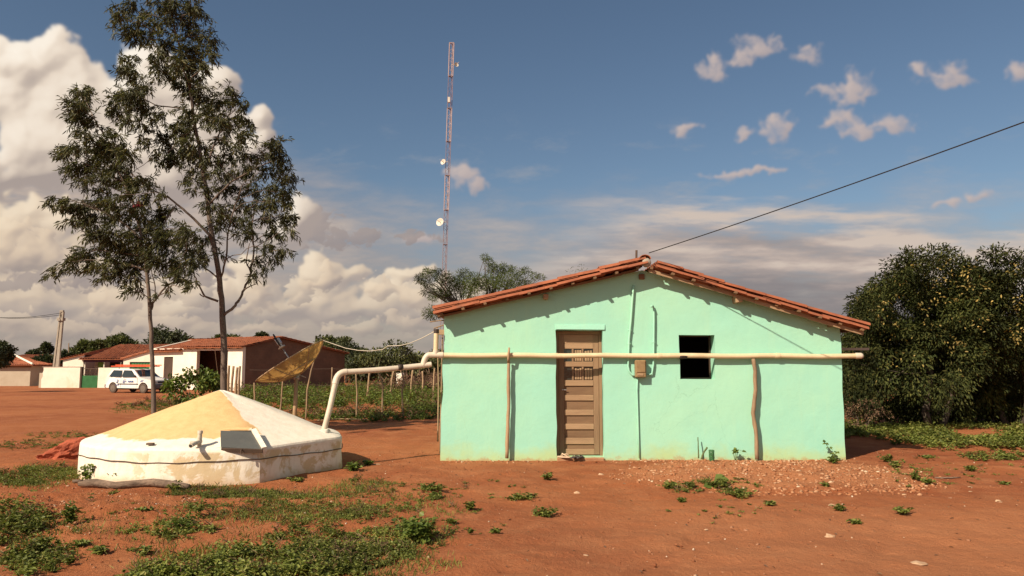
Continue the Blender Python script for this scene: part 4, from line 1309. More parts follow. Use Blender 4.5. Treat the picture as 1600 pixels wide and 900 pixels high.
# inside of the open bay: back wall dark brick
mb = MB(); quadwall(mb, Cn + gd*2.6 + fd*.3, Cn + gd*2.6 + fd*(tL-.3), zg, zc, zc, .15); mb.build('inner_wall', M['brick'], bl)
mb = MB(); q0 = Cn+fd*(tD0+.03)+gd*.1; q1 = Cn+fd*(tD1-.03)+gd*.1
quadwall(mb, q0, q1, zg+.03, at(268,557.5,Cn.y).z-.03+.08, at(268,557.5,Cn.y).z-.03+.08, .06); mb.build('door', M['dark_door'], bl)
ov = -gd*.35; ug = -fd*.25
mb = MB()
t29 = along(Cn, fd, 290)
Z = lambda P, z: Vector((P.x, P.y, z))
corr_roof(mb, Z(Cn+ov+ug, zc+.04), Z(Cn+fd*t29+ov, zc+.04), Z(gR+fd*t29, zr_+.12), Z(gR+ug, zr_+.12))
mb.build('roof', M['tile_old'], bl)
mb = MB()
corr_roof(mb, Z(Cn+fd*(t29+.02)+ov, zc-.16), Z(PL+ov-ug, zc-.22), Z(eR-ug, zr_-.08), Z(gR+fd*(t29+.02), zr_-.02))
mb.build('roof', M['tile_old'], bl)
mb = MB(); corr_roof(mb, Z(gE+gd*.3+ug, zend-.02), Z(eE+gd*.3-ug, zend-.02), Z(eR-ug, zr_+.08), Z(gR+ug, zr_+.08)); mb.build('roof', M['tile_old'], bl)
# rafters' ends in the open bay
for k in range(12):
    mb = MB(); p = Cn + fd*(.3 + k*(tL-.6)/11) + gd*(-.22); mb.box((-.03,-.03,zc-.12),(.03,.2,zc-.05), Matrix.Translation((p.x,p.y,0))); mb.build('rafter', M['beam'], bl)

# --- white shed with green door, sloped top (left of it)
p0 = gnd(192, 606.5); p1 = gnd(243, 606)
p0.y = p1.y = max(p0.y, p1.y); yb = p0.y - 1.0
x0 = at(191, 600, yb).x; x1 = at(241, 600, yb).x
zb = g1(x0, yb) - .1
zt0 = at(191, 560, yb).z; zt1 = at(241, 546, yb).z
wl = thing('white_shed', (x0, yb, zb), 'white wall building with green door and roof edge rising to the right behind the car', 'building')
hx0, hx1, hz = at(203, 560, yb).x - x0, at(240, 560, yb).x - x0, at(220, 565.5, yb).z
mb = MB(); quadwall(mb, (x0, yb), (x1, yb), zb, zt0, zt1, .2, [(hx0, hx1, zb, hz)]); mb.build('front_wall', M['white_wall'], wl)
mb = MB(); quadwall(mb, (x0+hx0+.02, yb+.1), (x0+hx1-.02, yb+.1), zb, hz-.01, hz-.01, .05)
for k in range(9):
    xx = x0+hx0+.06+k*(hx1-hx0-.12)/8; mb.box((xx-.02, yb+.075, zb), (xx+.02, yb+.101, hz-.02))
mb.build('door', M['green_paint'], wl)
mb = MB(); mb.box((x0, yb+.201, zb), (x0+.2, yb+5, zt0-.02)); mb.build('side_wall', M['white_wall'], wl); mb = MB(); mb.box((x1-.2, yb+.201, zb), (x1, yb+5, zt1-.02)); mb.build('side_wall', M['white_wall'], wl)
mb = MB(); corr_roof(mb, Vector((x0-.2, yb+5, zt0)), Vector((x0-.2, yb-.15, zt0)), Vector((x1+.05, yb-.15, zt1+.08)), Vector((x1+.05, yb+5, zt1+.08)), row=.4); mb.build('roof', M['tile_old'], wl)

# --- porch house with red roof and purple beam
yb = yb + 3.2
X0 = at(97, 590, yb).x; X1 = at(236, 590, yb).x; XM = at(129, 590, yb).x
zb = g1(X0, yb) - .1
ze = at(150, 560.5, yb).z
ph = thing('porch_house', (X0, yb, zb), 'house with red tile roof and purple porch beam behind the white yard wall', 'house')
mb = MB(); quadwall(mb, (X0, yb), (XM, yb), zb, at(97,562,yb).z, at(129,553.5,yb).z, .2); mb.build('front_wall', M['white_wall'], ph)
xg = at(152, 590, yb+1.6).x; xg2 = at(160, 590, yb+1.6).x; xd = at(190,590,yb+1.6).x
mb = MB(); mb.box((XM+.01, yb+1.6, zb), (xg, yb+1.8, ze+.3)); mb.build('porch_wall', M['white_wall'], ph)
mb = MB(); mb.box((xg+.002, yb+1.6, zb), (xg2, yb+1.8, ze+.3)); mb.build('porch_wall', M['lime_paint'], ph)
mb = MB(); mb.box((xg2+.002, yb+2.6, zb), (X1, yb+2.8, ze+.3)); mb.build('porch_wall', M['dark_room'], ph)  # dark colour stands for the shade in the porch opening
mb = MB(); mb.box((XM+.01, yb-.02, ze-.27), (X1, yb+.16, ze-.02)); mb.build('porch_beam', M['purple'], ph)
for pxx in (131, 161, 187):
    mb = MB(); xx = at(pxx,590,yb).x; mb.tube([(xx, yb+.07, zb), (xx, yb+.07, ze-.271)], .05, 8); mb.build('porch_post', M['white_wall'], ph)
mb = MB(); zrr = at(190, 538, yb+4.6).z
XrL = at(191-2, 538, yb+4.6).x
corr_roof(mb, (XM-.25, yb-.35, ze), (X1+.6, yb-.35, ze), (X1+1.5, yb+4.6, zrr), (XrL, yb+4.6, zrr)); mb.build('roof', M['tile_old'], ph)
mb = MB(); corr_roof(mb, (X0-.2, yb-.15, at(97,561,yb).z), (XM+.1, yb-.15, at(129,552.5,yb).z), (XrL, yb+4.6, zrr-.02), (X0+2.2, yb+4.6, zrr-.9)); mb.build('roof', M['tile_old'], ph)
mb = MB(); mb.box((X0+.01, yb+.21, zb), (X0+.2, yb+8, at(97,562,yb).z)); mb.build('side_wall', M['white_wall'], ph); mb = MB(); mb.box((X1-.2, yb+.21, zb), (X1, yb+8, ze+.3)); mb.build('side_wall', M['white_wall'], ph)
mb = MB(); corr_roof(mb, (X1+1.5, yb+9, ze), (X0, yb+9, ze), (X0+2.2, yb+4.6, zrr-.06), (X1+1.5, yb+4.6, zrr-.02)); mb.build('roof', M['tile_old'], ph)

# --- yard wall and green gate
ya = gnd(95, 606).y
def xat(px): return at(px, 590, ya).x
zb = g1(xat(95), ya) - .15
zt = at(95, 573.5, ya).z
yw = thing('yard_wall', (xat(65), ya, zb), 'low white yard wall with a broken left end beside the green gate', 'wall')
mb = MB()
pl = [(xat(65), zb), (xat(124.5), zb), (xat(124.5), zt), (xat(67), zt), (xat(67.5), zt-.25), (xat(66.2), zt-.45), (xat(67), zt-.7), (xat(64.5), zt-.95)]
mb.prism([Vector((x, ya, z)) for x, z in pl], (0, .18, 0)); mb.build('wall', M['white_wall'], yw)
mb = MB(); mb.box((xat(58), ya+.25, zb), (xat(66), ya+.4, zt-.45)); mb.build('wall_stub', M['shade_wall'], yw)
mb = MB(); mb.box((xat(125), ya-.02, zb), (xat(127.4), ya+.2, zt+.02)); mb.build('gate_pier', M['dark_door'], yw)
mb = MB(); mb.box((xat(65.5), ya-.03, zt+.001), (xat(125), ya+.2, zt+.03)); mb.build('coping', M['concrete'], yw)
yw2 = thing('yard_wall', (xat(153), ya, zb), 'low white yard wall behind the white car right of the green gate', 'wall')
mb = MB(); mb.box((xat(153), ya, zb), (xat(203), ya+.18, at(170,574.5,ya).z)); mb.build('wall', M['white_wall'], yw2)
gt = thing('gate', (xat(140), ya, zb), 'green sheet metal gate with barred top between the white yard walls', 'gate')
zmid = at(140, 587, ya).z; zg2 = at(140, 576, ya).z
mb = MB(); mb.box((xat(127.6), ya+.05, zb+.05), (xat(152.8), ya+.08, zmid))
for k in range(14):
    xx = xat(128) + (xat(152.4)-xat(128))*k/13; mb.box((xx-.025, ya+.03, zb+.06), (xx+.025, ya+.051, zmid-.02))
mb.build('gate_sheet', M['green_paint'], gt)
mb = MB(); xm = (xat(127.6)+xat(152.8))/2
mb.tube([(xat(128), ya+.06, zmid), (xat(128), ya+.06, zg2), (xat(152.5), ya+.06, zg2), (xat(152.5), ya+.06, zmid)], .028, 6)
mb.tube([(xm, ya+.06, zmid), (xm, ya+.06, zg2)], .025, 6)
for k in range(3):
    dx = (xm-xat(128))*(k+.4)/3
    mb.tube([(xat(128)+dx, ya+.06, zmid), (min(xm, xat(128)+dx+.45), ya+.06, zg2)], .018, 5)
    mb.tube([(xat(152.5)-dx, ya+.06, zmid), (max(xm, xat(152.5)-dx-.45), ya+.06, zg2)], .018, 5)
mb.build('gate_bars', M['iron'], gt)

# --- far left house
yl = gnd(25, 603.5).y + .6
X1 = at(47, 590, yl).x; X0 = at(-60, 590, yl).x
zb = g1(X1, yl) - .1; zt = at(30, 571, yl).z
lh = thing('tile_roof_house', (X1, yl, zb), 'cream house with orange hipped tile roof at the left edge of the photo', 'house')
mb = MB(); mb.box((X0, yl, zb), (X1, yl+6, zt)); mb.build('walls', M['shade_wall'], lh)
mb = MB(); zr2 = at(18, 555.5, yl+2.2).z; xh = at(20, 556, yl+2.2).x
corr_roof(mb, (X0-.3, yl-.45, zt+.05), (X1+.45, yl-.45, zt+.05), (xh, yl+2.4, zr2), (X0, yl+2.4, zr2)); mb.build('roof', M['tile'], lh)
mb = MB(); corr_roof(mb, (X1+.45, yl-.45, zt+.05), (X1+.45, yl+5.5, zt+.05), (xh, yl+2.5, zr2), (xh, yl+2.4, zr2)); mb.build('roof', M['tile'], lh)
mb = MB(); mb.tube([(xh, yl+2.38, zr2+.06), (X1+.42, yl-.42, zt+.12)], .08, 8); mb.build('hip_ridge', M['white_wall'], lh)
mb = MB(); mb.box((X0, yl-.03, zt-.16), (X1+.05, yl-.001, zt+.02)); mb.build('eave_board', M['beam'], lh)
yl2 = yl + 9
X1b = at(62, 590, yl2).x; X0b = at(5, 590, yl2).x; ze2 = at(40, 566, yl2).z; zr3 = at(40, 554, yl2+3).z
lh2 = thing('tile_roof_house', (X1b, yl2, g1(X1b, yl2)), 'orange tile roof showing behind the cream house with the hipped roof', 'house')
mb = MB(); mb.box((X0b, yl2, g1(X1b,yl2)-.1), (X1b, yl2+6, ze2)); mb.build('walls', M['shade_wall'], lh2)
mb = MB(); corr_roof(mb, (X0b-.3, yl2-.3, ze2), (X1b-.2, yl2-.3, ze2), (X1b-.2, yl2+3, zr3), (X0b-.3, yl2+3, zr3)); mb.build('roof', M['tile'], lh2)
mb = MB(); corr_roof(mb, (X1b-.2, yl2+6.3, ze2), (X0b-.3, yl2+6.3, ze2), (X0b-.3, yl2+3, zr3), (X1b-.2, yl2+3, zr3)); mb.build('roof', M['tile'], lh2)
# lean-to sheet between
ylt = yl + 5
mb = MB(); a = at(49, 569, ylt); b_ = at(72, 572, ylt)
mb.prism([a, b_, b_+Vector((0,1.6,.1)), a+Vector((0,1.6,.1))], (0,0,.05))
lt = thing('lean_to', (a.x, ylt, g1(a.x,ylt)), 'small lean-to with a thin pale sheet roof in the gap left of the yard wall', 'lean-to')
mb.build('sheet_roof', M['steel'], lt)
mb = MB()
for q in (a+Vector((.1,.05,0)), b_+Vector((-.1,.05,0))): mb.tube([(q.x,q.y,g1(q.x,q.y)-.1),(q.x,q.y,q.z)], .04, 6)
mb.build('posts', M['stick'], lt)
mb = MB(); mb.box((a.x+.3, ylt+1.5, g1(a.x,ylt)-.1), (b_.x+.6, ylt+1.6, a.z-.1)); mb.build('back_panel', M['dark_room'], lt)

# ================================================================ UTILITY POLE, MAST, WIRES
yp = 62.
b0 = at(84.5, 600, yp); b0.z = g1(b0.x, yp) - .2; t0 = at(97, 487, yp)
up = thing('utility_pole', b0, 'leaning grey concrete utility pole behind the yard wall', 'utility pole')
d = (t0-b0)
side = Vector((1, 0, 0))
mb = MB()
for s_ in (-1, 1):
    q0 = b0 + side*.20*s_; q1 = t0 + side*.11*s_
    mb.prism([q0+Vector((-.075,-.1,0)), q0+Vector((.075,-.1,0)), q1+Vector((.05,-.08,0)), q1+Vector((-.05,-.08,0))], (0,.2,0))
mb.prism([b0+Vector((-.13,-.04,0)), b0+Vector((.13,-.04,0)), t0+Vector((.07,-.04,0)), t0+Vector((-.07,-.04,0))], (0,.08,0))
mb.build('shaft', M['concrete'], up)
mb = MB(); q = b0.lerp(t0, .90); mb.box((q.x-.24,q.y-.2,q.z-.12),(q.x+.24,q.y+.2,q.z+.12)); mb.box((t0.x-.15,t0.y-.1,t0.z-.02),(t0.x+.13,t0.y+.1,t0.z+.12)); mb.build('collar', M['concrete'], up)
for (py0, px1, py1) in ((489, -40, 494), (492, -40, 493)):
    mb = MB(); a = at(96, py0, yp); b_ = at(px1, py1, yp-6)
    P = [a.lerp(b_, k/8)+Vector((0,0,-.25*math.sin(math.pi*k/8))) for k in range(9)]
    mb.tube(P, .018, 5); mb.build('power_line', M['wire'], up)

ym = 60.
mt = at(706, 68, ym); mbp = at(690, 560, ym); mbp.z = g1(mbp.x, ym)
mast = thing('radio_mast', mbp, 'tall thin red and white lattice radio mast rising behind the green house', 'mast')
ys_ = [560, 440, 383, 329, 275, 222, 170, 120, 68]
def mpt(py):
    u = (py-68)/(560-68)
    px = 706 + (690-706)*u
    return at(px, py, ym)
for k, (ya_, yb_) in enumerate(zip(ys_[:-1], ys_[1:])):
    a = mpt(ya_); b_ = mpt(yb_)
    light = k % 2 == 1
    light = k in (3, 5, 7)
    mb = MB(); w = .19 if k > 2 else .17
    rl = .034 if light else .020
    offs = [Vector((-w, -.1, 0)), Vector((w, -.1, 0)), Vector((0.04, .24, 0))]
    for o in offs: mb.tube([a+o, b_+o], rl, 5)
    nn = 8
    for q in range(nn):
        u0, u1 = q/nn, (q+1)/nn
        for i in range(3):
            o0, o1 = offs[i], offs[(i+1) % 3]
            if q % 2: o0, o1 = o1, o0
            mb.tube([a.lerp(b_, u0)+o0, a.lerp(b_, u1)+o1], .011 if light else .009, 4)
    for e in (a, b_):
        for i in range(3): mb.tube([e+offs[i]+Vector((0,0,.03)), e+offs[(i+1)%3]+Vector((0,0,.03))], .032, 5)
    mb.build('lattice_section', M['mast_white'] if light else M['mast_red'], mast)
def small_dish(px, py, r, ang, name='antenna_dish', grid=False):
    c = at(px, py, ym-.35)
    mb = MB()
    Mx = Matrix.Translation(c) @ Matrix.Rotation(rad(ang), 4, 'Z') @ Matrix.Rotation(rad(80), 4, 'X')
    mb.lathe([(.02, -.1), (r*.5, -.08), (r*.85, -.03), (r, .03), (r*.95, .03), (r*.5, -.05), (.02, -.07)], 18, Mx)
    mb.tube([c, at(px, py, ym)+Vector((.0,0,0)), mpt(py)], .03, 5)
    mb.tube([c, Mx @ Vector((0, 0, .45))], .02, 5)
    mb.build(name, M['dish_white'], mast, True, angle=40)
small_dish(687.5, 347, .34, -25)
small_dish(692.5, 253, .24, -30)
small_dish(713, 101, .2, 35)
mb = MB(); c = at(701.5, 156, ym-.3); mb.box((c.x-.09,c.y-.1,c.z-.22),(c.x+.09,c.y+.1,c.z+.22)); mb.build('panel_antenna', M['dish_white'], mast)

# overhead wire to the house ridge
w0 = Vector((XRIDGE + .08, FRONT+.06, ZR + .22)); w1 = at(1600, 180, 8.0); w2 = w0 + (w1-w0)*1.7
mb = MB(); P = []
for k in range(31):
    u = k/30
    P.append(w0.lerp(w2, u) + Vector((0,0,-.08*(4*u*(1-u)))))
mb.tube(P, .0085, 5)
tag(mb.build('service_wire', M['wire'], None, loc=w0), 'black overhead wire running from the house ridge up to the right', 'wire')

# ================================================================ SATELLITE DISH
yd = 18.0
dl, dr = at(402.5, 595, yd), at(504.5, 530.5, yd)
cen = (dl+dr)/2
dish = thing('satellite_dish', (at(461,600,yd).x, yd, g1(-5.3, yd)), 'golden mesh satellite dish on a post in the garden behind the cistern', 'satellite dish')
R0 = (dr-dl).length/2
ex_ = (dr-dl).normalized()
# pointing direction: up-left and slightly toward the camera
nrm = Vector((-ex_.z, 0, ex_.x)); nrm = (nrm*.945 + Vector((0,-1,0))*.32).normalized() if False else (nrm*.93 + Vector((0,.0,0))).normalized()
ey_ = nrm.cross(ex_).normalized()
tilt = Matrix.Rotation(rad(5), 3, ex_)
nrm = tilt @ nrm; ey_ = tilt @ ey_
depth_ = .40
def dpt(r, a, off=0.): 
    return cen + ex_*(r*math.cos(a)*R0) + ey_*(r*math.sin(a)*R0) - nrm*(depth_*(1-r*r) - off)
mb = MB(); nr, na = 8, 40
vs = [dpt(0,0)]; fs = []
for j in range(1, nr+1):
    for i in range(na): vs.append(dpt(j/nr, 2*math.pi*i/na))
for i in range(na): fs.append((0, 1+i, 1+(i+1)%na))
for j in range(nr-1):
    for i in range(na):
        a = 1+j*na; fs.append((a+i, a+(i+1)%na, a+na+(i+1)%na, a+na+i))
mb.add(vs, fs); mb.build('reflector', M['gold'], dish, True)
mb = MB()
for i in range(6):
    a = 2*math.pi*(i+.3)/6; mb.tube([dpt(k/8, a, -.012) for k in range(9)], .013, 5)
for rr_ in (.55, 1.0):
    mb.tube([dpt(rr_, 2*math.pi*k/40, -.01) for k in range(41)], .013 if rr_ < 1 else .018, 5, False)
mb.build('ribs', M['stick_pale'], dish, True)
apex = dpt(0, 0)
foc = at(436, 536, yd) ; 
mb = MB(); mb.tube([apex, apex.lerp(foc, .82)], .016, 6); mb.build('feed_arm', M['steel'], dish, True)
fdv = (foc-apex).normalized()
mb = MB(); qq = apex.lerp(foc, .85)
Mq = Matrix.Translation(qq) @ fdv.to_track_quat('Z','Y').to_matrix().to_4x4()
mb.lathe([(.09,0),(.09,.03),(.045,.04),(.045,.10)], 12, Mq); mb.build('feed_horn', M['dish_white'], dish, True, angle=40)
mb = MB(); mb.rbox((-.06,-.05,.10),(.05,.06,.26), .01, Mq); mb.build('receiver_head', M['steel'], dish)
mb = MB(); mb.tube([Mq @ Vector((.07,0,.05)), Mq @ Vector((.10,0,.2)), Mq @ Vector((.02,0,.38)), Mq @ Vector((0,0,.3))], .02, 6); mb.build('feed_cable', M['black'], dish, True)
pb = Vector((at(459,640,yd).x, yd, g1(-5.3,yd)-.1)); pt = Vector((at(463.5,585,yd).x, yd, apex.z-.10))
mb = MB(); mb.tube([pb, pb.lerp(pt,.5)+Vector((.01,0,0)), pt], [.055,.05,.045], 9); mb.build('post', M['stick_pale'], dish, True)
mb = MB(); mb.tube([pt+Vector((-.06,0,0)), pt+Vector((.06,0,0))], .035, 8); mb.tube([pt, apex], .03, 8); mb.tube([apex-Vector((0,0,.02)), at(478,590,yd)], .012, 6); mb.build('bracket', M['steel'], dish)
# cable dish -> house
cp_ = [(502,531,18),(520,537,17.5),(540,544,17),(560,547.5,16.5),(578,548.5,16),(598,546,15.3),(606,540.5,15.0),(625,540,14.5),(640,536.5,14.0),(660,528,13.5),(678,518.5,13.1)]
mb = MB(); P = [at(*c) for c in cp_]
mb.tube(P, .0075, 5); tag(mb.build('cable', M['wire_pale'], None, True, loc=P[0]), 'thin pale cable hanging between the satellite dish and the left eave of the green house', 'cable')

# ================================================================ GARDEN FENCE
yf = 22.8
fen = thing('stick_fence', at(556, 651, yf), 'garden fence of crooked thin wooden stakes and wire behind the cistern', 'fence')
def fpost(pts, Y, r=(.029,.022), mat='stick', parent=fen):
    P = [at(a, b, Y) for a, b in pts]
    P[0].z = g1(P[0].x, Y) - .08
    stick('post', P, r, M[mat], None, None, parent=parent)
for pts in ([(478,655),(480,610),(486,580),(492,560)], [(437,655),(440,620),(442,592)], [(515,655),(518,610),(519,574)], [(557,655),(558,615),(556,580)], [(597,655),(598,600),(591,582)], [(630,655),(628,610),(632,600),(627,578)], [(396,655),(398,620),(397,598)]):
    fpost(pts, yf)
mb = MB()
for py in (577, 602):
    P = [at(390 + (690-390)*k/14, py + random.uniform(-1.5,1.5), yf) for k in range(15)]
    mb.tube(P, .006, 4)
mb.build('fence_wire', M['iron'], fen)
fen2 = thing('stick_fence', at(620, 612, 36), 'farther row of thin stakes across the garden before the dry brush', 'fence')
for pts in ([(609,612),(612,595),(615,580)], [(642,614),(643,595),(645,578)], [(677,614),(678,595),(679,575)], [(660,614),(661,595),(660,580)], [(574,612),(576,595),(577,583)]):
    fpost(pts, 36, (.05,.04), 'stick_pale', fen2)
stk = thing('stick_fence', at(368, 640, 20.5), 'short row of close upright stakes beside the trunk of the tallest tree', 'fence')
for pts in ([(358,650),(356.5,600),(358,571)], [(363,650),(361.5,610),(365,572)], [(368,650),(368.5,600),(371,574)], [(373.5,650),(373,610),(375,572)], [(354,650),(354,610),(353,578)]):
    fpost(pts, 20.5, (.04,.032), 'stick', stk)

# ================================================================ CAR
def car():
    g = gnd(216, 613.5)
    ang = math.atan2(-.36, .93)
    root = thing('parked_car', (g.x, g.y, g.z), 'small white hatchback with blue door markings and orange ladder on its roof', 'car')
    Mw = Matrix.Translation(g) @ Matrix.Rotation(ang, 4, 'Z')
    sc = 1.04
    Mw = Mw @ Matrix.Scale(sc, 4)
    # local: x forward, y left ; the visible side is y = -w
    wheels = (-1.18, 1.18); wr = .285
    prof = []           # outline in (x,z), clockwise from rear bottom
    def arch(cx, r=.345, n=8):
        return [(cx + r*math.cos(math.pi*k/n)*1.0, .29 + r*math.sin(math.pi*k/n)) for k in range(n+1)]
    low = [(-1.80,.30)] + [(x,z) for x,z in arch(-1.18)[::-1]] + [(x,z) for x,z in arch(1.18)[::-1]] + [(1.76,.28)]
    top = [(1.82,.45),(1.82,.66),(1.76,.76),(1.1,.88),(.86,.93),(.28,1.36),(.0,1.41),(-1.25,1.40),(-1.45,1.36),(-1.77,.92),(-1.83,.75),(-1.84,.42)]
    prof = low + top
    def hw(x, z):
        w = .77 if z < .9 else .77 - (z-.9)/.5*.15
        if x > 1.2: w -= (x-1.2)*.13
        if x < -1.4: w -= (-1.4-x)*.12
        return w
    n = len(prof)
    vs = [Mw @ Vector((x, -hw(x,z), z)) for x,z in prof] + [Mw @ Vector((x, hw(x,z), z)) for x,z in prof]
    fs = [tuple(range(n)), tuple(range(2*n-1, n-1, -1))] + [(i, i+n, (i+1)%n+n, (i+1)%n) for i in range(n)]
    mb = MB(); mb.add(vs, fs); body = mb.build('body', M['car_white'], root)
    def sidepoly(pts, off=.006, th=.004):
        out = []
        for s_ in (-1, 1):
            P = [Vector((x, s_*(hw(x,z)+off), z)) for x,z in pts]
            out.append((s_, P))
        return out
    def panel(name, pts, mat, both=True, parent=root, off=.006):
        for s_, P in sidepoly(pts, off):
            if not both and s_ > 0: continue
            mb = MB(); mb.prism([Mw @ p for p in P], (Mw.to_3x3() @ Vector((0, -s_*.01, 0)))); mb.build(name, mat, parent)
    panel('side_window', [(-1.55,.95),(-.62,.94),(-.58,1.32),(-1.30,1.33)], M['glass'])
    panel('side_window', [(-.52,.94),(.62,.93),(.13,1.32),(-.48,1.33)], M['glass'])
    def across(name, a, b, wa, wb, mat, lift=.006):
        (xa, za), (xb, zb_) = a, b
        P = [Vector((xa,-wa,za)), Vector((xa,wa,za)), Vector((xb,wb,zb_)), Vector((xb,-wb,zb_))]
        nn = (P[1]-P[0]).cross(P[3]-P[0]).normalized()
        if nn.z < 0: nn = -nn
        mb = MB(); mb.prism([Mw @ (p+nn*lift) for p in P], Mw.to_3x3() @ (-nn*.01)); return mb.build(name, mat, root)
    across('windscreen', (.82,.96), (.31,1.34), .67, .58, M['glass'])
    across('rear_window', (-1.49,1.31), (-1.72,.99), .56, .64, M['glass'])
    def bx(name, lo, hi, mat, b=.02, parent=root):
        mb = MB(); mb.rbox(lo, hi, b, Mw); return mb.build(name, mat, parent)
    bx('front_bumper', (1.70,-.70,.26), (1.93,.70,.54), M['bumper'], .05)
    bx('rear_bumper', (-1.95,-.72,.28), (-1.76,.72,.52), M['bumper'], .05)
    bx('grille', (1.80,-.32,.58), (1.835,.32,.70), M['black'], .008)
    for s_ in (-1, 1):
        bx('headlight', (1.77,s_*.50-.16,.57), (1.832,s_*.50+.16,.71), M['lamp_glass'], .012)
        bx('side_trim', (-.80, s_*.778-.008, .50), (.80, s_*.778+.008, .56), M['bumper'], .004)
        mb = MB(); mb.rbox((.50,s_*.78-.07 if s_<0 else .78-.02,.95), (.60,s_*.78+.02 if s_<0 else .78+.07,1.05), .02, Mw); mb.build('mirror', M['black'], root)
    bx('number_plate', (1.932,-.2,.36), (1.938,.2,.46), M['dish_white'], .002)
    bx('door_handle', (-.35,-.79,.80), (-.2,-.775,.83), M['black'], .004)
    # door seam lines
    mb = MB()
    for x in (-.56, .72):
        mb.box((x-.006,-.7755,.33),(x+.006,-.771,.92), Mw)
    mb.build('door_seam', M['black'], root)
    # wheels
    for x in wheels:
        for s_ in (-1, 1):
            Mx = Mw @ Matrix.Translation((x, s_*.69, wr)) @ Matrix.Rotation(rad(90), 4, 'X')
            mb = MB(); mb.lathe([(.19,-.075),(.25,-.08),(wr,-.06),(wr,.06),(.25,.08),(.19,.075)], 24, Mx, True); t = mb.build('wheel', M['tyre'], root, True, angle=40)
            q = .078 if s_ < 0 else -.078
            mb = MB(); mb.lathe([(.0,q*1.09),(.06,q*1.12),(.10,q*1.03),(.185,q*1.06),(.19,q*.9)], 20, Mx, False); mb.build('rim', M['rim'], t, True, angle=40)
    # underside
    bx('underbody', (-1.7,-.62,.2), (1.7,.62,.33), M['black'], .03)
    # blue markings on the visible side
    mb = MB()
    def mark(x0, x1, z0, z1, sk=0):
        P = [Vector((x0,-.779,z0)), Vector((x1,-.779,z0)), Vector((x1+sk,-.779,z1)), Vector((x0+sk,-.779,z1))]
        mb.prism([Mw @ p for p in P], Mw.to_3x3() @ Vector((0,.004,0)))
    mark(-.88,-.82,.62,.80,.06); mark(-.94,-.80,.60,.64)
    mark(-.42,-.36,.62,.76,.05); mark(-.30,-.26,.62,.76,.05); mark(-.42,-.27,.60,.635); mark(-.22,-.12,.66,.70)
    for k in range(3): mark(.02+k*.14, .11+k*.14, .63, .73)
    mark(-.95,-.70,.44,.49); mark(.92,1.12,.66,.70,.06); mark(.98,1.18,.73,.76,.06)
    mb.build('door_marking', M['blue_mark'], body)
    # roof rack
    mb = MB()
    for x in (-.95, -.1):
        mb.tube([Mw @ Vector((x,-.60,1.40)), Mw @ Vector((x,-.56,1.50)), Mw @ Vector((x,.56,1.50)), Mw @ Vector((x,.60,1.40))], .022, 6)
    mb.build('roof_rack', M['black'], root)
    # ladder
    o = Mw @ Vector((-.3,0,1.53))
    lad = thing('ladder', o, 'orange two part ladder lying on the roof rack of the white car', 'ladder')
    for (z, x0, x1, w) in ((1.525,-2.0,1.3,.24), (1.595,-1.7,1.5,.19)):
        for s_ in (-1, 1):
            mb = MB(); mb.rbox((x0, s_*w-.035, z), (x1, s_*w+.035, z+.06), .008, Mw); mb.build('rail', M['orange'], lad)
        k = 0
        x = x0+.15
        while x < x1-.05:
            mb = MB(); mb.tube([Mw @ Vector((x,-w+.036,z+.03)), Mw @ Vector((x,w-.036,z+.03))], .018, 6); mb.build('rung', M['orange'], lad); x += .3
    bo = Mw @ Vector((-.9,.42,1.525))
    mb = MB(); mb.rbox((-1.75,.33,1.525),(.1,.50,1.56), .006, Mw); tag(mb.build('board', M['stick_pale'], None, loc=bo), 'pale narrow board beside the orange ladder on the car roof', 'board')
car()

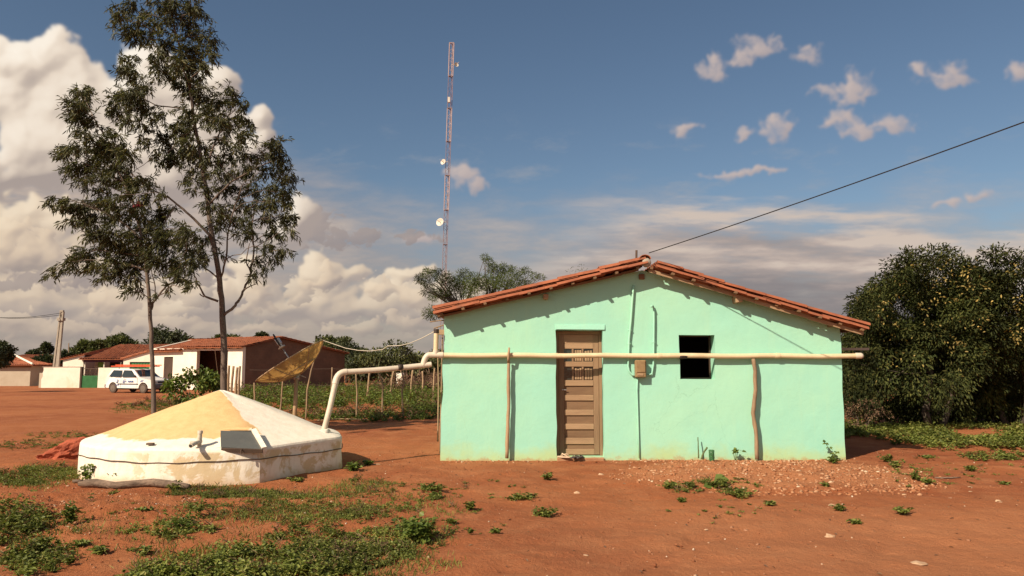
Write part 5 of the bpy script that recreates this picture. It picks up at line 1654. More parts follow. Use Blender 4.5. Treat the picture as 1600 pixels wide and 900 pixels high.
# ================================================================ FAR TREES
def far_tree(px, ptop, pbot, wpx, Y, label, ml='leaf_far', seed=0, cat='tree', stems=2, name='tree', group='trees along the skyline', flat=.8):
    x = at(px, 560, Y).x
    zt, zb_ = at(px, ptop, Y).z, g1(x, Y)
    w = wpx/F*Y/2
    zlow = max(zb_+.3, at(px, pbot, Y).z)
    cz = (zt+zlow)/2; rz = max(.4, (zt-zlow)/2)
    br = max(.25, min(w, rz)*.42)
    nb = int(max(14, min(60, 16*w*rz/br/br*.35)))
    return blob_tree(name, label, (x, Y, zb_), (x, Y, cz), (max(.2,w-br*.4), max(.4,w*.8), max(.2,rz-br*.4)), nb, br, 85, max(.16, Y*.0042), max(.06, Y*.0019), M[ml], M['bark_dark'], cat, stems=stems, trunk_r=.08*Y/40, seed=seed, group=group, droop=.1)
FT = [
 (-14, 534, 572, 58, 46, 'dark tree crown cut by the left edge of the photo above the cream house', 'leaf_far_dark'),
 (55, 546, 575, 22, 85, 'small bushy tree behind the orange roofs at far left', 'leaf_far_dark'),
 (74, 537, 552, 12, 75, 'spindly bare topped sapling left of the leaning utility pole', 'leaf_far_dark'),
 (72, 556, 580, 40, 66, 'dark bush filling the gap left of the utility pole', 'leaf_far_dark'),
 (98, 549, 580, 22, 70, 'dark tree just right of the utility pole foot', 'leaf_far_dark'),
 (112, 549, 575, 26, 80, 'dark rounded tree second right of the utility pole', 'leaf_far_dark'),
 (135, 534, 570, 40, 78, 'bright green tree above the left end of the porch house', 'leaf_far'),
 (150, 532, 560, 18, 76, 'small upright green tree in front of the bright green tree by the porch house', 'leaf_far'),
 (185, 528, 560, 60, 84, 'wide yellowish green tree behind the porch house roof', 'leaf_far'),
 (255, 513, 560, 70, 82, 'largest dark green tree showing above the long building', 'leaf_far_dark'),
 (285, 522, 560, 40, 86, 'dark green tree right of the largest tree above the long building', 'leaf_far_dark'),
 (355, 525, 550, 50, 90, 'sparse yellowish tree top above the ridge near the tallest trunk', 'leaf_far'),
 (407, 521, 540, 18, 90, 'tiny tree top peeking over the tile ridge', 'leaf_far_dark'),
 (545, 533, 590, 62, 74, 'bushy tree at the right end of the brick gable', 'leaf_far_dark'),
 (520, 526, 560, 60, 78, 'light green tree crown over the brick gable behind the golden dish', 'leaf_far'),
 (606, 534, 596, 86, 60, 'round green tree in the garden left of the green house', 'leaf_far'),
 (570, 548, 598, 60, 66, 'dark tree left of the round green garden tree', 'leaf_far_dark'),
 (655, 553, 596, 70, 72, 'green tree behind the sloping rain pipe', 'leaf_far'),
 (690, 549, 596, 60, 80, 'green tree at the left corner of the green house', 'leaf_far'),
]
for i, (px, t_, b_, w, Y, lab, ml) in enumerate(FT):
    far_tree(px, t_, b_, w, Y, lab, ml, seed=40+i, stems=1 if w < 20 else 2)
for i, (px, t_, b_, w, Y, lab) in enumerate([(1345,575,640,90,30,'low dark bush behind the yellow flowered tree, nearest the house'),(1430,560,640,120,31,'dark bush behind the middle of the yellow flowered tree'),(1530,560,640,130,30,'dark bush between the two dense trees at right, farther back'),(1610,565,640,110,31,'dark bush behind the dense tree at the right edge')]):
    far_tree(px, t_, b_, w, Y, lab, 'leaf_far_dark', seed=80+i, cat='bush', name='bush', group='bushes behind the trees at right')
# sapling antenna stick
mb = MB(); a = at(108, 580, 70); b_ = at(107.5, 536, 70); a.z = g1(a.x,70); mb.tube([a, b_], [.07,.04], 6)
tag(mb.build('pole', M['stick'], None, loc=a), 'thin bare pole standing among the dark trees right of the utility pole', 'pole')

# dry brush heap beyond the garden
bh = at(662, 597, 46); 
n = 2600
x = rng.normal(bh.x+.4, 1.3, n); y_ = rng.normal(46, 1.2, n); z = np.abs(rng.normal(0, .42, n)) + gz(x, y_)
A = rng.normal(size=(n,3)); A[:,2] = np.abs(A[:,2])
o = leaves_mesh('brush_heap', np.stack([x,y_,z],1), A, rng.normal(size=(n,3)), .5*rng.uniform(.5,1.4,n), .045, M['leaf_dry'], None, loc=(bh.x,46,g1(bh.x,46)))
tag(o, 'heap of dry reddish brush beyond the garden left of the green house', 'brush heap')
# small whitewashed ruin with tile
rb = at(628, 592, 52); zb = g1(rb.x, 52)
ru = thing('small_outhouse', (rb.x, 52, zb), 'tiny white outhouse with a red tile edge beyond the garden fence', 'outhouse')
mb = MB(); mb.box((at(619,590,52).x, 52, zb-.1), (at(629,590,52).x, 53, at(620,583,52).z)); mb.build('wall', M['white_wall'], ru)
mb = MB(); corr_roof(mb, (at(628,590,52).x, 51.7, at(630,588,52).z), (at(641,590,52).x, 51.7, at(630,592,52).z), (at(640,590,52).x, 53, at(630,589,52).z), (at(627,590,52).x, 53, at(630,585,52).z)); mb.build('roof', M['tile'], ru)

# far wood along the horizon
P_=[];A_=[];N_=[];L_=[];W_=[]
nb = 900
ax = rng.uniform(-1.15, 1.0, nb); yy = rng.uniform(120, 210, nb)
xx = ax*yy; hh = (fbm(ax*22, ax*0+3, 3, 5)*5.0+.8)*rng.uniform(.5,1.05,nb)
for x_, y1_, h_ in zip(xx, yy, hh):
    k = 60
    u = unit(rng.normal(size=(k,3)))*(rng.random((k,1))**.4)
    P_.append(np.array([x_, y1_, -.6+h_*.5]) + u*np.array([3.2, 2.5, h_*.55])); A_.append(unit(rng.normal(size=(k,3))+np.array([0,0,.2]))); N_.append(rng.normal(size=(k,3))+np.array([0,-.3,1.]))
    L_.append(rng.uniform(.7,1.5,k)); W_.append(rng.uniform(.35,.7,k))
o = leaves_mesh('far_wood', np.concatenate(P_), np.concatenate(A_), np.concatenate(N_), np.concatenate(L_), np.concatenate(W_), M['leaf_far_dark'], None)
tag(o, 'far dark wood along the horizon behind the village', 'wood', None, 'stuff')

# ================================================================ WEEDS
def plant(base, h, spread, nst, nl, L, W, up=.25):
    th = rng.uniform(0, 2*math.pi, nst)
    P=[];A=[];N=[];LL=[];WW=[]
    dirs = np.stack([np.cos(th), np.sin(th), np.zeros(nst)], 1) * rng.uniform(.15, 1., (nst,1))
    hs = h*rng.uniform(.55, 1.1, nst)
    t = rng.uniform(.12, 1., (nst, nl))
    p = base + dirs[:,None,:]*spread*t[...,None] + np.array([0,0,1.])*(hs[:,None]*(t*1.25-.25*t*t))[...,None]
    az = rng.uniform(0, 2*math.pi, (nst, nl))
    a = np.stack([np.cos(az), np.sin(az), up + rng.normal(0,.3,(nst,nl))], -1) + dirs[:,None,:]*.6
    nn = rng.normal(0,.35,(nst,nl,3)) + np.array([0,0,1.])
    s_ = rng.uniform(.55,1.25,(nst,nl))
    return p.reshape(-1,3), a.reshape(-1,3), nn.reshape(-1,3), (L*s_).ravel(), (W*s_*rng.uniform(.8,1.2,(nst,nl))).ravel()

class LeafBag:
    def __init__(s): s.q = [[] for _ in range(5)]
    def add(s, t):
        for a, b in zip(s.q, t): a.append(b)
    def build(s, name, mat, parent=None, loc=None, **kw):
        q = [np.concatenate(a) for a in s.q]
        return leaves_mesh(name, *q, mat, parent, loc, **kw)

def patch_points(cx, cy, rx, ry, n, seed, thr=.42, scale=1.3, pow_=1.0):
    """ground points under an ellipse of the photo, ragged by noise, evenly spread over the ground"""
    out = []
    yf_ = gnd(cx, max(575, cy-ry)).y
    tries = 0
    while len(out) < n and tries < n*40:
        tries += 1
        u, v = random.uniform(-1,1), random.uniform(-1,1)
        rr_ = u*u+v*v
        if rr_ > 1: continue
        py = cy+v*ry; px = cx+u*rx
        d = ray(px, py); t = -EYE/d[2]; x, y = d[0]*t, d[1]*t
        if random.random() > (y/yf_)**3: continue
        f = float(fbm(x*scale+seed, y*scale, 3, 7))
        if f - .22*(rr_**1.5) + .1 < thr: continue
        out.append((x, y, g1(x, y)))
    return out

cover = LeafBag(); dryb = LeafBag()
PATCH = [  # cx cy rx ry n h spread L W
 (60,744,72,20,170,.10,.10,.040,.026),
 (25,842,62,42,90,.20,.13,.055,.034),
 (60,880,60,26,40,.10,.10,.045,.030),
 (440,890,220,28,230,.15,.12,.046,.032),
 (560,868,120,20,120,.10,.10,.036,.024),
 (560,850,150,24,100,.12,.11,.040,.028),
 (300,905,150,18,90,.16,.12,.048,.034),
 (440,808,170,24,190,.07,.10,.030,.018),
 (350,772,90,11,200,.05,.08,.028,.016),
 (450,775,60,9,70,.05,.08,.026,.014),
 (575,778,110,30,110,.06,.09,.030,.016),
 (270,832,70,16,40,.10,.10,.042,.028),
 (600,820,110,24,60,.07,.09,.032,.018),
 (200,820,150,50,30,.04,.06,.03,.02),
 (640,835,80,30,30,.06,.08,.035,.022),
 (60,698,70,8,60,.06,.12,.035,.02),
 (100,683,60,5,40,.06,.12,.035,.02),
 (1110,768,85,11,45,.06,.10,.034,.02),
 (1415,740,45,22,22,.05,.09,.034,.02),
 (1510,730,90,30,26,.035,.08,.03,.018),
 (760,800,110,50,26,.03,.07,.028,.017),
 (1150,800,120,22,16,.025,.06,.026,.016),
]
for k, (cx, cy, rx, ry, n, h, sp_, L, W) in enumerate(PATCH):
    for b in patch_points(cx, cy, rx, ry, int(n*1.25), k*3.7, .445, 1.9):
        cover.add(plant(np.array(b), h*.75*random.choice((.35,.5,.7,1.,1.3)), sp_*random.uniform(.5,1.5), random.randint(3,8), random.randint(5,9), L*.72*random.choice((.6,.8,1.,1.25)), W*.66))
        if random.random() < .10: dryb.add(plant(np.array(b), h*1.3, sp_*.8, random.randint(1,3), 4, .07, .006, .8))
o = dryb.build('dry_stalks', M['leaf_dry']); tag(o, 'dry thin stalks among the weeds of the front yard', 'stalks', None, 'stuff')
o = cover.build('weed_carpet', M['leaf_weed'])
tag(o, 'low green weed carpet spreading over the red earth in the front yard', 'weeds', None, 'stuff')
# short mown-looking grass in the mats
gr = LeafBag()
for (cx, cy, rx, ry, n) in ((60,746,70,18,900),(350,772,95,11,1500),(440,776,70,9,600),(470,806,150,20,1300),(570,775,90,22,900),(560,850,150,22,800),(250,634,70,10,900),(230,640,60,6,400),(60,850,90,50,1300),(420,885,290,30,2200),(300,840,160,40,700),(60,745,75,22,700),(640,810,90,36,500)):
    for b in patch_points(cx, cy, rx, ry, n//6, cx*.1, .40):
        k = 7
        p = np.array(b) + np.concatenate([rng.normal(0,.06,(k,2)), np.zeros((k,1))],1)
        a = rng.normal(0,.45,(k,3)) + np.array([0,0,.8])
        far = 1.5 if b[1] > 15 else 1
        gr.add((p, a, rng.normal(0,1,(k,3)), rng.uniform(.03,.08,k)*far, np.full(k,.006*far)))
o = gr.build('grass_patch', M['leaf_weed'])
tag(o, 'short sparse grass patches on the red earth', 'grass', None, 'stuff')

# garden growth behind the cistern and right-hand ground cover
gar = LeafBag(); gdry = LeafBag()
for (cx, cy, rx, ry, n, h, sp_, L, W) in ((540,618,165,17,800,.42,.38,.12,.065),(450,630,95,13,260,.40,.35,.11,.06),(660,628,60,18,260,.50,.35,.11,.06),(560,652,130,7,260,.20,.25,.07,.04),(670,645,45,9,80,.30,.25,.09,.05),(250,632,70,9,120,.12,.2,.06,.03),(420,612,60,8,80,.45,.35,.13,.08),(620,606,90,6,120,.4,.5,.14,.06)):
    for b in patch_points(cx, cy, rx, ry, n, cx*.13, .26, .8):
        gar.add(plant(np.array(b), h*random.choice((.3,.5,.8,1.,1.5)), sp_, random.randint(4,8), random.randint(5,8), L*random.choice((.55,.8,1.)), W*.8))
        if random.random() < .12: gdry.add(plant(np.array(b), h*1.4, sp_*.7, 3, 6, .16, .018, .9))
o = gdry.build('dry_growth', M['leaf_dry']); tag(o, 'dry stalks standing in the fenced garden', 'stalks', None, 'stuff')
o = gar.build('garden_growth', M['leaf_broad'])
tag(o, 'low leafy growth filling the fenced garden behind the cistern', 'plants', None, 'stuff')
rc_ = LeafBag()
for (cx, cy, rx, ry, n, h, sp_, L, W) in ((1400,682,90,13,330,.16,.18,.06,.035),(1340,672,30,8,90,.2,.18,.06,.035),(1480,692,60,12,160,.15,.18,.06,.035),(1570,698,50,14,150,.18,.18,.06,.035),(1540,716,70,8,70,.08,.14,.045,.025),(1585,690,25,14,60,.24,.2,.06,.036),(1480,668,140,6,120,.1,.2,.05,.03),(1540,668,80,6,60,.1,.2,.05,.03)):
    for b in patch_points(cx, cy, rx, ry, n, cx*.17, .36, 1.0):
        if b[0] < 7.9 and b[1] < 16.6: continue
        rc_.add(plant(np.array(b), h*random.uniform(.5,1.2), sp_, random.randint(4,7), random.randint(4,6), L, W))
o = rc_.build('ground_cover', M['leaf_weed'])
tag(o, 'green ground cover between the house shadow and the dark trees at right', 'weeds', None, 'stuff')

# countable weed clumps
def clump(px, py, wpx, h, label, mat='leaf_weed', L=.045, W=.026, dens=1., name='weed', group='weed clumps on bare earth', nst=None):
    c = gnd(px, py); w = wpx/F*c.y/2
    bag = LeafBag()
    k = max(2, int(6*dens*(w/.15)))
    for i in range(min(k, 26)):
        u = np.clip(rng.normal(0, .36, 2), -.75, .75) if k > 5 else rng.normal(0, .08, 2)
        x, y = c.x+u[0]*w, c.y+u[1]*w*.8
        bag.add(plant(np.array([x, y, g1(x,y)]), h*random.uniform(.6,1.1), min(w,.15)*random.uniform(.7,1.5), nst or random.randint(6,9), random.randint(6,10), L*random.choice((.7,.9,1.1)), W*.85))
    o = bag.build(name, M[mat], None, loc=c)
    return tag(o, label, 'weed', group)
CL = [
 (655,846,70,.20,'big leafy weed clump with a long shadow, rightmost of the green carpet at the bottom','leaf_broad',.065,.05),
 (670,766,46,.08,'flat weed clump on bare earth between cistern shadow and door path'),
 (680,779,26,.07,'small weed right below the flat clump near the centre left'),
 (735,797,18,.08,'tiny weed with a trailing shoot on the open red earth left of centre'),
 (812,780,46,.08,'wide low weed clump below the left prop pole'),
 (852,808,34,.10,'weed with one upright shoot on bare earth below the door'),
 (855,750,24,.09,'small two tufted weed just left below the door'),
 (735,835,16,.08,'small single weed right of the big leafy clump'),
 (775,834,16,.06,'tiny weed on open earth right of the big leafy clump, farther right'),
 (705,818,20,.06,'low weed tuft between the green carpet and the open yard'),
 (1045,763,30,.09,'weed tuft at the left end of the row below the meter box'),
 (1080,763,26,.09,'second weed tuft in the row below the meter box'),
 (1120,766,44,.14,'bushy weed beside the broad leaf plant below the window'),
 (1152,778,54,.10,'spreading weed clump at the right end of the row below the window'),
 (1065,785,16,.05,'tiny flat weed below the weed row'),
 (1386,722,22,.13,'upright weed at the tip of the house shadow on the rubble edge','leaf_broad',.05,.03),
 (1400,730,28,.12,'second weed along the right edge of the rubble heap'),
 (1430,746,26,.15,'tallest rounded weed on the right edge of the rubble heap'),
 (1448,757,22,.06,'low flat weed below the rounded weed on the rubble edge'),
 (1410,803,24,.06,'small weed among pale stones at the lower rim of the rubble heap'),
 (1312,798,16,.06,'tiny weed between stones at the lower middle of the rubble heap'),
 (1292,760,12,.06,'tiny weed in the middle of the rubble heap'),
 (1203,790,18,.05,'flat weed at the left rim of the rubble heap'),
 (1518,736,20,.09,'small rounded weed on bare earth at right, alone'),
 (1450,716,24,.05,'flat weed at the end of the house shadow'),
 (1337,818,14,.03,'tiny sprig on smooth earth below the rubble heap'),
 (1570,757,20,.04,'tiny flat weed beside a stone at the right edge'),
 (552,735,26,.11,'pale leafy weed in the cistern shadow','leaf_broad',.06,.035),
 (575,727,18,.09,'small weed at the tip of the cistern shadow','leaf_broad',.05,.03),
 (465,752,24,.05,'flat weed at the foot of the cistern right side'),
 (225,800,24,.05,'lone flat weed in the middle of the crumbly earth'),
 (110,822,24,.28,'upright leafy weed on crumbly earth with a long thin shadow','leaf_broad',.055,.035),
 (285,833,40,.18,'bushy weed at the left front of the green carpet','leaf_broad',.05,.03),
 (308,808,18,.20,'upright thin weed below the dead log end'),
 (225,868,30,.08,'small dark weed on crumbly earth left of the bottom carpet'),
 (125,853,34,.07,'low weed left of the small dark weed at bottom left'),
 (155,866,26,.08,'low weed touching bottom left crumbly earth, between two others'),
 (147,750,36,.22,'leafy weed in front of the cistern left edge behind the log','leaf_broad',.075,.045),
 (180,754,28,.16,'second leafy weed in front of the cistern behind the log','leaf_broad',.07,.04),
 (275,765,30,.09,'weed at the right tip of the dead log'),
 (1302,724,22,.10,'low weed at the foot of the climbing plant by the right house corner','leaf_broad',.05,.03),
]
for c in CL:
    extra = c[5:]
    clump(*c[:5], *(extra if extra else ()))

def seedling(px, py, Y, stems, label, mat='leaf_broad', cat='plant'):
    b = at(px, py, Y); b.z = g1(b.x, Y)
    root = thing('seedling', b, label, cat)
    bag = LeafBag(); mb = MB()
    for (poly, L, W, n) in stems:
        P = [b + Vector((0,0,-.02))] + [at(a, c, Y) for a, c in poly]
        mb.tube(P, [.006]+[.0045]*(len(P)-2)+[.003], 5)
        q = P[1:]
        p = np.array([tuple(q[min(len(q)-1, int(i*len(q)/n))] + Vector((random.uniform(-.01,.01),random.uniform(-.02,.0),random.uniform(-.01,.01)))) for i in range(n)])
        a = np.stack([rng.choice([-1,1],n)*rng.uniform(.5,1,n), rng.uniform(-.8,.1,n), rng.uniform(-.6,.3,n)],1)
        bag.add((p, a, rng.normal(0,.3,(n,3))+np.array([0,-.6,1.]), L*rng.uniform(.7,1.2,n), np.full(n,W)))
    mb.build('stem', M['stem'], root, True)
    bag.build('leaves', M[mat], root)
seedling(1149, 716, YF-.12, [([(1150,706),(1151,700)],.075,.04,5), ([(1154,702),(1158,704)],.09,.045,3), ([(1145,703),(1143,705)],.08,.035,3)], 'young plant with drooping leaves at the wall foot left of the crooked pole')
seedling(1303, 722, YF-.15, [([(1300,708),(1295,700),(1290,693),(1285,689)],.06,.038,14), ([(1304,712),(1307,706)],.06,.04,6), ([(1298,714),(1302,716)],.06,.04,6)], 'climbing young plant with small round leaves at the right house corner')
# broad-leaved plant among the weeds below the window
b = gnd(1118, 765)
root = thing('broad_leaf_plant', b, 'plant with one large round leaf standing above the weeds below the window', 'plant')
mb = MB(); t1 = at(1122, 750, b.y); t2 = at(1112, 757, b.y)
mb.tube([b, b.lerp(t1,.5)+Vector((-.02,0,.02)), t1], [.008,.006,.005], 6); mb.tube([b, t2], [.007,.005], 6); mb.build('stem', M['stem'], root, True)
leaves_mesh('leaves', [tuple(t1+Vector((-.06,0,-.03))), tuple(t2+Vector((.03,0,-.02))), tuple(t1+Vector((.02,.05,-.05)))], [(1,-.1,.3),(-1,-.2,.1),(.9,.4,.1)], [(-.2,-.7,.8),(.1,-.6,.8),(0,-.4,1)], [.21,.15,.12], [.20,.13,.11], M['leaf_broad'], root, fold=.12)

# ================================================================ STONES
import bmesh
def ico():
    bm = bmesh.new(); bmesh.ops.create_icosphere(bm, subdivisions=1, radius=1)
    v = np.array([x.co[:] for x in bm.verts]); f = np.array([[q.index for q in x.verts] for x in bm.faces]); bm.free()
    return v, f
IV, IF = ico()
def stone_cloud(name, pts, sizes, mat, flat=(.25,.6)):
    n = len(pts); k = len(IV)
    pts = np.asarray(pts); sizes = np.asarray(sizes)
    jit = rng.uniform(.6, 1.25, (n, k, 1))
    v = IV[None] * jit
    sc_ = np.stack([rng.uniform(.7,1.3,n), rng.uniform(.6,1.,n), rng.uniform(*flat, n)], 1)
    v = v * sc_[:, None, :]
    th = rng.uniform(0, 2*math.pi, n); tl = rng.normal(0, .35, n)
    c, s_ = np.cos(tl), np.sin(tl)
    y2 = v[...,1]*c[:,None] - v[...,2]*s_[:,None]; z2_ = v[...,1]*s_[:,None] + v[...,2]*c[:,None]
    v = np.stack([v[...,0], y2, z2_], -1)
    c, s_ = np.cos(th), np.sin(th)
    x2 = v[...,0]*c[:,None] - v[...,1]*s_[:,None]; y2 = v[...,0]*s_[:,None] + v[...,1]*c[:,None]
    v = np.stack([x2, y2, v[...,2]], -1) * sizes[:, None, None]
    v = v + pts[:, None, :] + np.array([0,0,1.])*(sizes*.10)[:, None, None]
    Fq = (np.arange(n)*k)[:, None, None] + IF[None]
    return np_mesh(name, v.reshape(-1,3), Fq.reshape(-1,3), mat)
def stone_mat(name, stops):
    m, T, b = new_mat(name)
    g = T.node('ShaderNodeNewGeometry')
    T.l.new(T.ramp(g.outputs['Random Per Island'], stops), b.inputs['Base Color'])
    b.inputs['Roughness'].default_value = .95; b.inputs['Specular IOR Level'].default_value = .15
    T.l.new(T.bump(T.noise(coords(T), 60, 4), .4, .006), b.inputs['Normal'])
    return m
M['rubble'] = stone_mat('rubble_stone', [(0,(.26,.10,.047)),(.5,(.36,.16,.078)),(.85,(.41,.215,.12)),(.96,(.46,.29,.18)),(1,(.52,.40,.28))])
M['pebble'] = stone_mat('pebble', [(0,(.19,.065,.03)),(.55,(.25,.10,.048)),(.85,(.33,.17,.10)),(.97,(.45,.32,.22)),(1,(.62,.54,.44))])
pts = []; sz = []
while len(pts) < 3000:
    x, y = random.gauss(3.9, 1.35), random.gauss(11.2, .85)
    if y > YF-.05: continue
    d = ((x-3.9)/2.2)**2 + ((y-11.2)/1.35)**2
    if d > 1.25: continue
    pts.append((x, y, g1(x,y))); sz.append(random.choice((.008,.010,.013,.017,.022,.032))*random.uniform(.8,1.2))
for k in range(300):      # pale stones gathered along the lower rim
    a = random.uniform(-2.6, -.2)
    x, y = 3.9 + 2.0*math.cos(a) + random.gauss(0,.14), 11.0 + 1.25*math.sin(a) + random.gauss(0,.13)
    pts.append((x, y, g1(x,y))); sz.append(random.uniform(.015,.042))
for k in range(700):      # along the wall foot
    x = random.uniform(XL+.1, XR) if random.random() < .35 else random.uniform(2.2, XR); y = YF - abs(random.gauss(0, .14)) - .03
    if DX0-.1 < x < DX1+.05: continue
    pts.append((x, y, g1(x,y))); sz.append(random.uniform(.008,.032))
o = stone_cloud('rubble', pts, sz, M['rubble']); tag(o, 'spread of broken stones and gravel before the right half of the green house', 'rubble', None, 'stuff')
pts = []; sz = []
for k in range(5200):
    x, y = random.uniform(-8, 9), random.uniform(5, 14.5)
    if float(fbm(x*.8, y*.8, 2, 44)) < random.uniform(.3,.75): continue
    if XL-.05 < x < XR+.05 and y > YF-.05: continue
    if (x-CX)**2+(y-CY)**2 < 4.6: continue
    pts.append((x,y,g1(x,y))); sz.append(random.choice((.005,.007,.009,.012,.018))*random.uniform(.8,1.3))
for k in range(2600):     # crumbs of turned earth, left foreground
    x, y = random.gauss(-5.2,1.3), random.gauss(8.6,.9)
    if (x-CX)**2+(y-CY)**2 < 4.9: continue
    pts.append((x,y,g1(x,y))); sz.append(random.uniform(.006,.022))
o = stone_cloud('pebbles', pts, sz, M['pebble'], (.5,.9)); tag(o, 'pebbles and earth crumbs strewn over the red yard', 'pebbles', None, 'stuff')

# litter: dry leaves and twig bits on the earth
nl_ = 700
lx, ly = rng.uniform(-7, 9, nl_), rng.uniform(5.6, 14, nl_)
ok_ = ((lx-CX)**2+(ly-CY)**2 > 4.9) & ~((lx > XL-.1) & (lx < XR+.1) & (ly > YF-.08))
lx, ly = lx[ok_], ly[ok_]; nl_ = len(lx)
A_ = rng.normal(size=(nl_,3)); A_[:,2] *= .15
o = leaves_mesh('litter', np.stack([lx, ly, gz(lx, ly)+.006], 1), A_, rng.normal(0,.25,(nl_,3))+np.array([0,0,1.]), rng.uniform(.02,.07,nl_), rng.choice([.004,.012,.02], nl_), M['leaf_dry'], None)
tag(o, 'dry leaves and twig bits strewn over the red yard', 'litter', None, 'stuff')
def big_stone(px, py, wpx, label, mat='stone', flat=.45, name='stone'):
    c = gnd(px, py); s_ = wpx/F*c.y/2
    bm = bmesh.new(); bmesh.ops.create_icosphere(bm, subdivisions=2, radius=1)
    sd = random.uniform(0,99)
    for v in bm.verts:
        q = v.co; k = 1 + .5*(float(fbm(q.x*1.3+sd, q.y*1.3+q.z*1.7, 2, 3))-.5)*2
        v.co = Vector((q.x*k*s_, q.y*k*s_*.75, max(-.2, q.z)*k*s_*flat))
    me = bpy.data.meshes.new(name); bm.to_mesh(me); bm.free()
    o = link_mesh(name, me, M[mat], None, c + Vector((0,0,s_*.05))); o.rotation_euler.z = random.uniform(-.4,.4)
    return tag(o, label, 'stone', 'loose stones')
for a in ((1297,839,17,'largest loose pale stone on the smooth earth below the rubble heap'), (1560,784,11,'rounded pinkish stone on bare earth near the right edge, lower one'), (1572,757,9,'small pale stone beside the flat weed near the right edge'),
          (1516,761,8,'small flat pale stone right of the rubble heap, farther of a pair'), (1516,768,7,'small flat pale stone right of the rubble heap, nearer of a pair'), (901,771,11,'pale stone with a dark underside in the open yard below the door'),
          (915,868,10,'thin pale stone low in the centre of the yard'), (939,742,9,'brown stone on the earth right below the doorstep'), (1435,881,26,'flat reddish stone slab at the bottom right of the yard'), (1300,790,12,'bright pale angular stone at the lower left rim of the rubble heap'),
          (1103,828,6,'tiny pink stone left below the rubble heap'), (588,726,12,'white flat scrap of stone at the tip of the cistern shadow')):
    big_stone(*a, flat=.2 if 'flat' in a[3] or 'thin' in a[3] else .5)

# red clod of earth left of the cistern
c = gnd(92, 716)
bm = bmesh.new(); bmesh.ops.create_icosphere(bm, subdivisions=4, radius=1)
for v in bm.verts:
    q = v.co.copy()
    k = 1 + .6*(float(fbm(q.x*1.6+3, q.y*1.6+q.z*1.2, 3, 12))-.5) + .5*(float(fbm(q.x*5, q.y*5+q.z*4, 4, 2))-.5) + .22*(float(fbm(q.x*17, q.y*17+q.z*15, 3, 2))-.5)
    h = .17 + .075*q.x
    v.co = Vector((q.x*k*.50, q.y*k*.30 - max(0,q.z)*.05, max(-.3,q.z)*k*h*1.5 + .03 + .07*q.x))
me = bpy.data.meshes.new('earth_clod'); bm.to_mesh(me); bm.free()
o = link_mesh('earth_clod', me, M['earth'], None, c + Vector((.08,.1,.0)))
tag(o, 'large lump of red earth at the left side of the white cistern', 'earth clod')

# ================================================================ SMALL THINGS AT THE WALL
def cutbottle():
    b = at(1112, 717, YF-.30); b.z = g1(b.x, b.y)
    root = thing('cut_bottle', b, 'cut green plastic bottle filled with earth standing at the wall foot', 'bottle')
    Mx = Matrix.Translation(b)
    mb = MB(); mb.lathe([(.0,.002),(.040,.003),(.046,.02),(.044,.05),(.047,.08),(.045,.12),(.048,.19),(.0465,.19),(.0435,.12),(.0455,.08),(.0425,.05),(.044,.022),(.0,.006)], 20, Mx, False); mb.build('bottle_wall', M['bottle'], root, True)
    mb = MB(); mb.lathe([(.0,.008),(.041,.01),(.041,.05),(.0435,.08),(.0425,.145),(.0,.152)], 16, Mx, False); mb.build('earth_fill', M['stick'], root, True)
cutbottle()
stick('twig', [at(1091.5,716,YF-.14), at(1091,700,YF-.13), at(1090.5,683,YF-.09)], (.012,.008), M['stem'], 'thin straight green twig stuck upright at the wall foot left of the cut bottle', 'twig')
stick('twig', [at(1096,717,YF-.2), at(1099,708,YF-.19), at(1105,699,YF-.17)], (.018,.014), M['stem'], 'short thick slanting stub between the thin twig and the cut bottle', 'twig')

def flipflop(px, py, Y, rz, tilt, mat, label):
    p = at(px, py, Y)
    p.z = max(g1(p.x, Y), .054 if Y > YF-.12 else -9) + .006
    root = thing('flip_flop', p, label, 'flip-flop', 'flip-flops on the doorstep')
    Mx = Matrix.Translation(p) @ Matrix.Rotation(rad(rz), 4, 'Z') @ Matrix.Rotation(rad(tilt), 4, 'X')
    out = []
    for k in range(20):
        a = 2*math.pi*k/20
        x = .045*math.cos(a)*(1+.22*math.sin(a)); y = .125*math.sin(a)
        out.append(Mx @ Vector((x, y, 0)))
    mb = MB(); mb.prism(out, Mx.to_3x3() @ Vector((0,0,.018))); mb.build('sole', mat, root)
    mb = MB()
    mb.tube([Mx @ Vector(q) for q in ((-.04,-.01,.015),(-.03,.03,.045),(0,.075,.018))], .006, 6)
    mb.tube([Mx @ Vector(q) for q in ((.04,-.01,.015),(.03,.03,.045),(0,.075,.018))], .006, 6); mb.build('strap', mat, root, True)
flipflop(881, 709, YF-.05, 60, 0, M['flip_beige'], 'beige flip-flop lying flat against the left door jamb')
flipflop(887, 707, YF-.015, 100, 28, M['flip_beige'], 'beige flip-flop tipped up on the other beige one')
flipflop(898, 711, YF-.10, -35, 0, M['flip_dark'], 'dark grey flip-flop on the doorstep, nearer the beige pair')
flipflop(906, 711, YF-.09, -25, 0, M['flip_dark'], 'dark grey flip-flop on the doorstep, nearer the middle of the door')
stick('twig', [gnd(808,719)+Vector((-.12,0,.015)), gnd(808,719)+Vector((.0,.02,.02)), gnd(815,718)+Vector((.08,0,.012))], (.012,.008), M['stick_pale'], 'short pale stick lying on the earth right of the left prop pole', 'twig')
stick('twig', [gnd(545,658)+Vector((-.9,0,.02)), gnd(545,657)+Vector((-.2,0,.03)), gnd(560,657)+Vector((.4,0,.02))], (.025,.018), M['stick_pale'], 'pale stick lying on the ground behind the cistern by the fence', 'stick')
stick('twig', [gnd(1472,748)+Vector((-.1,0,.012)), gnd(1482,748)+Vector((.05,0,.014)), gnd(1490,747)+Vector((.1,0,.012))], (.012,.008), M['log'], 'dark short stick on the bare earth right of the rubble heap', 'twig')

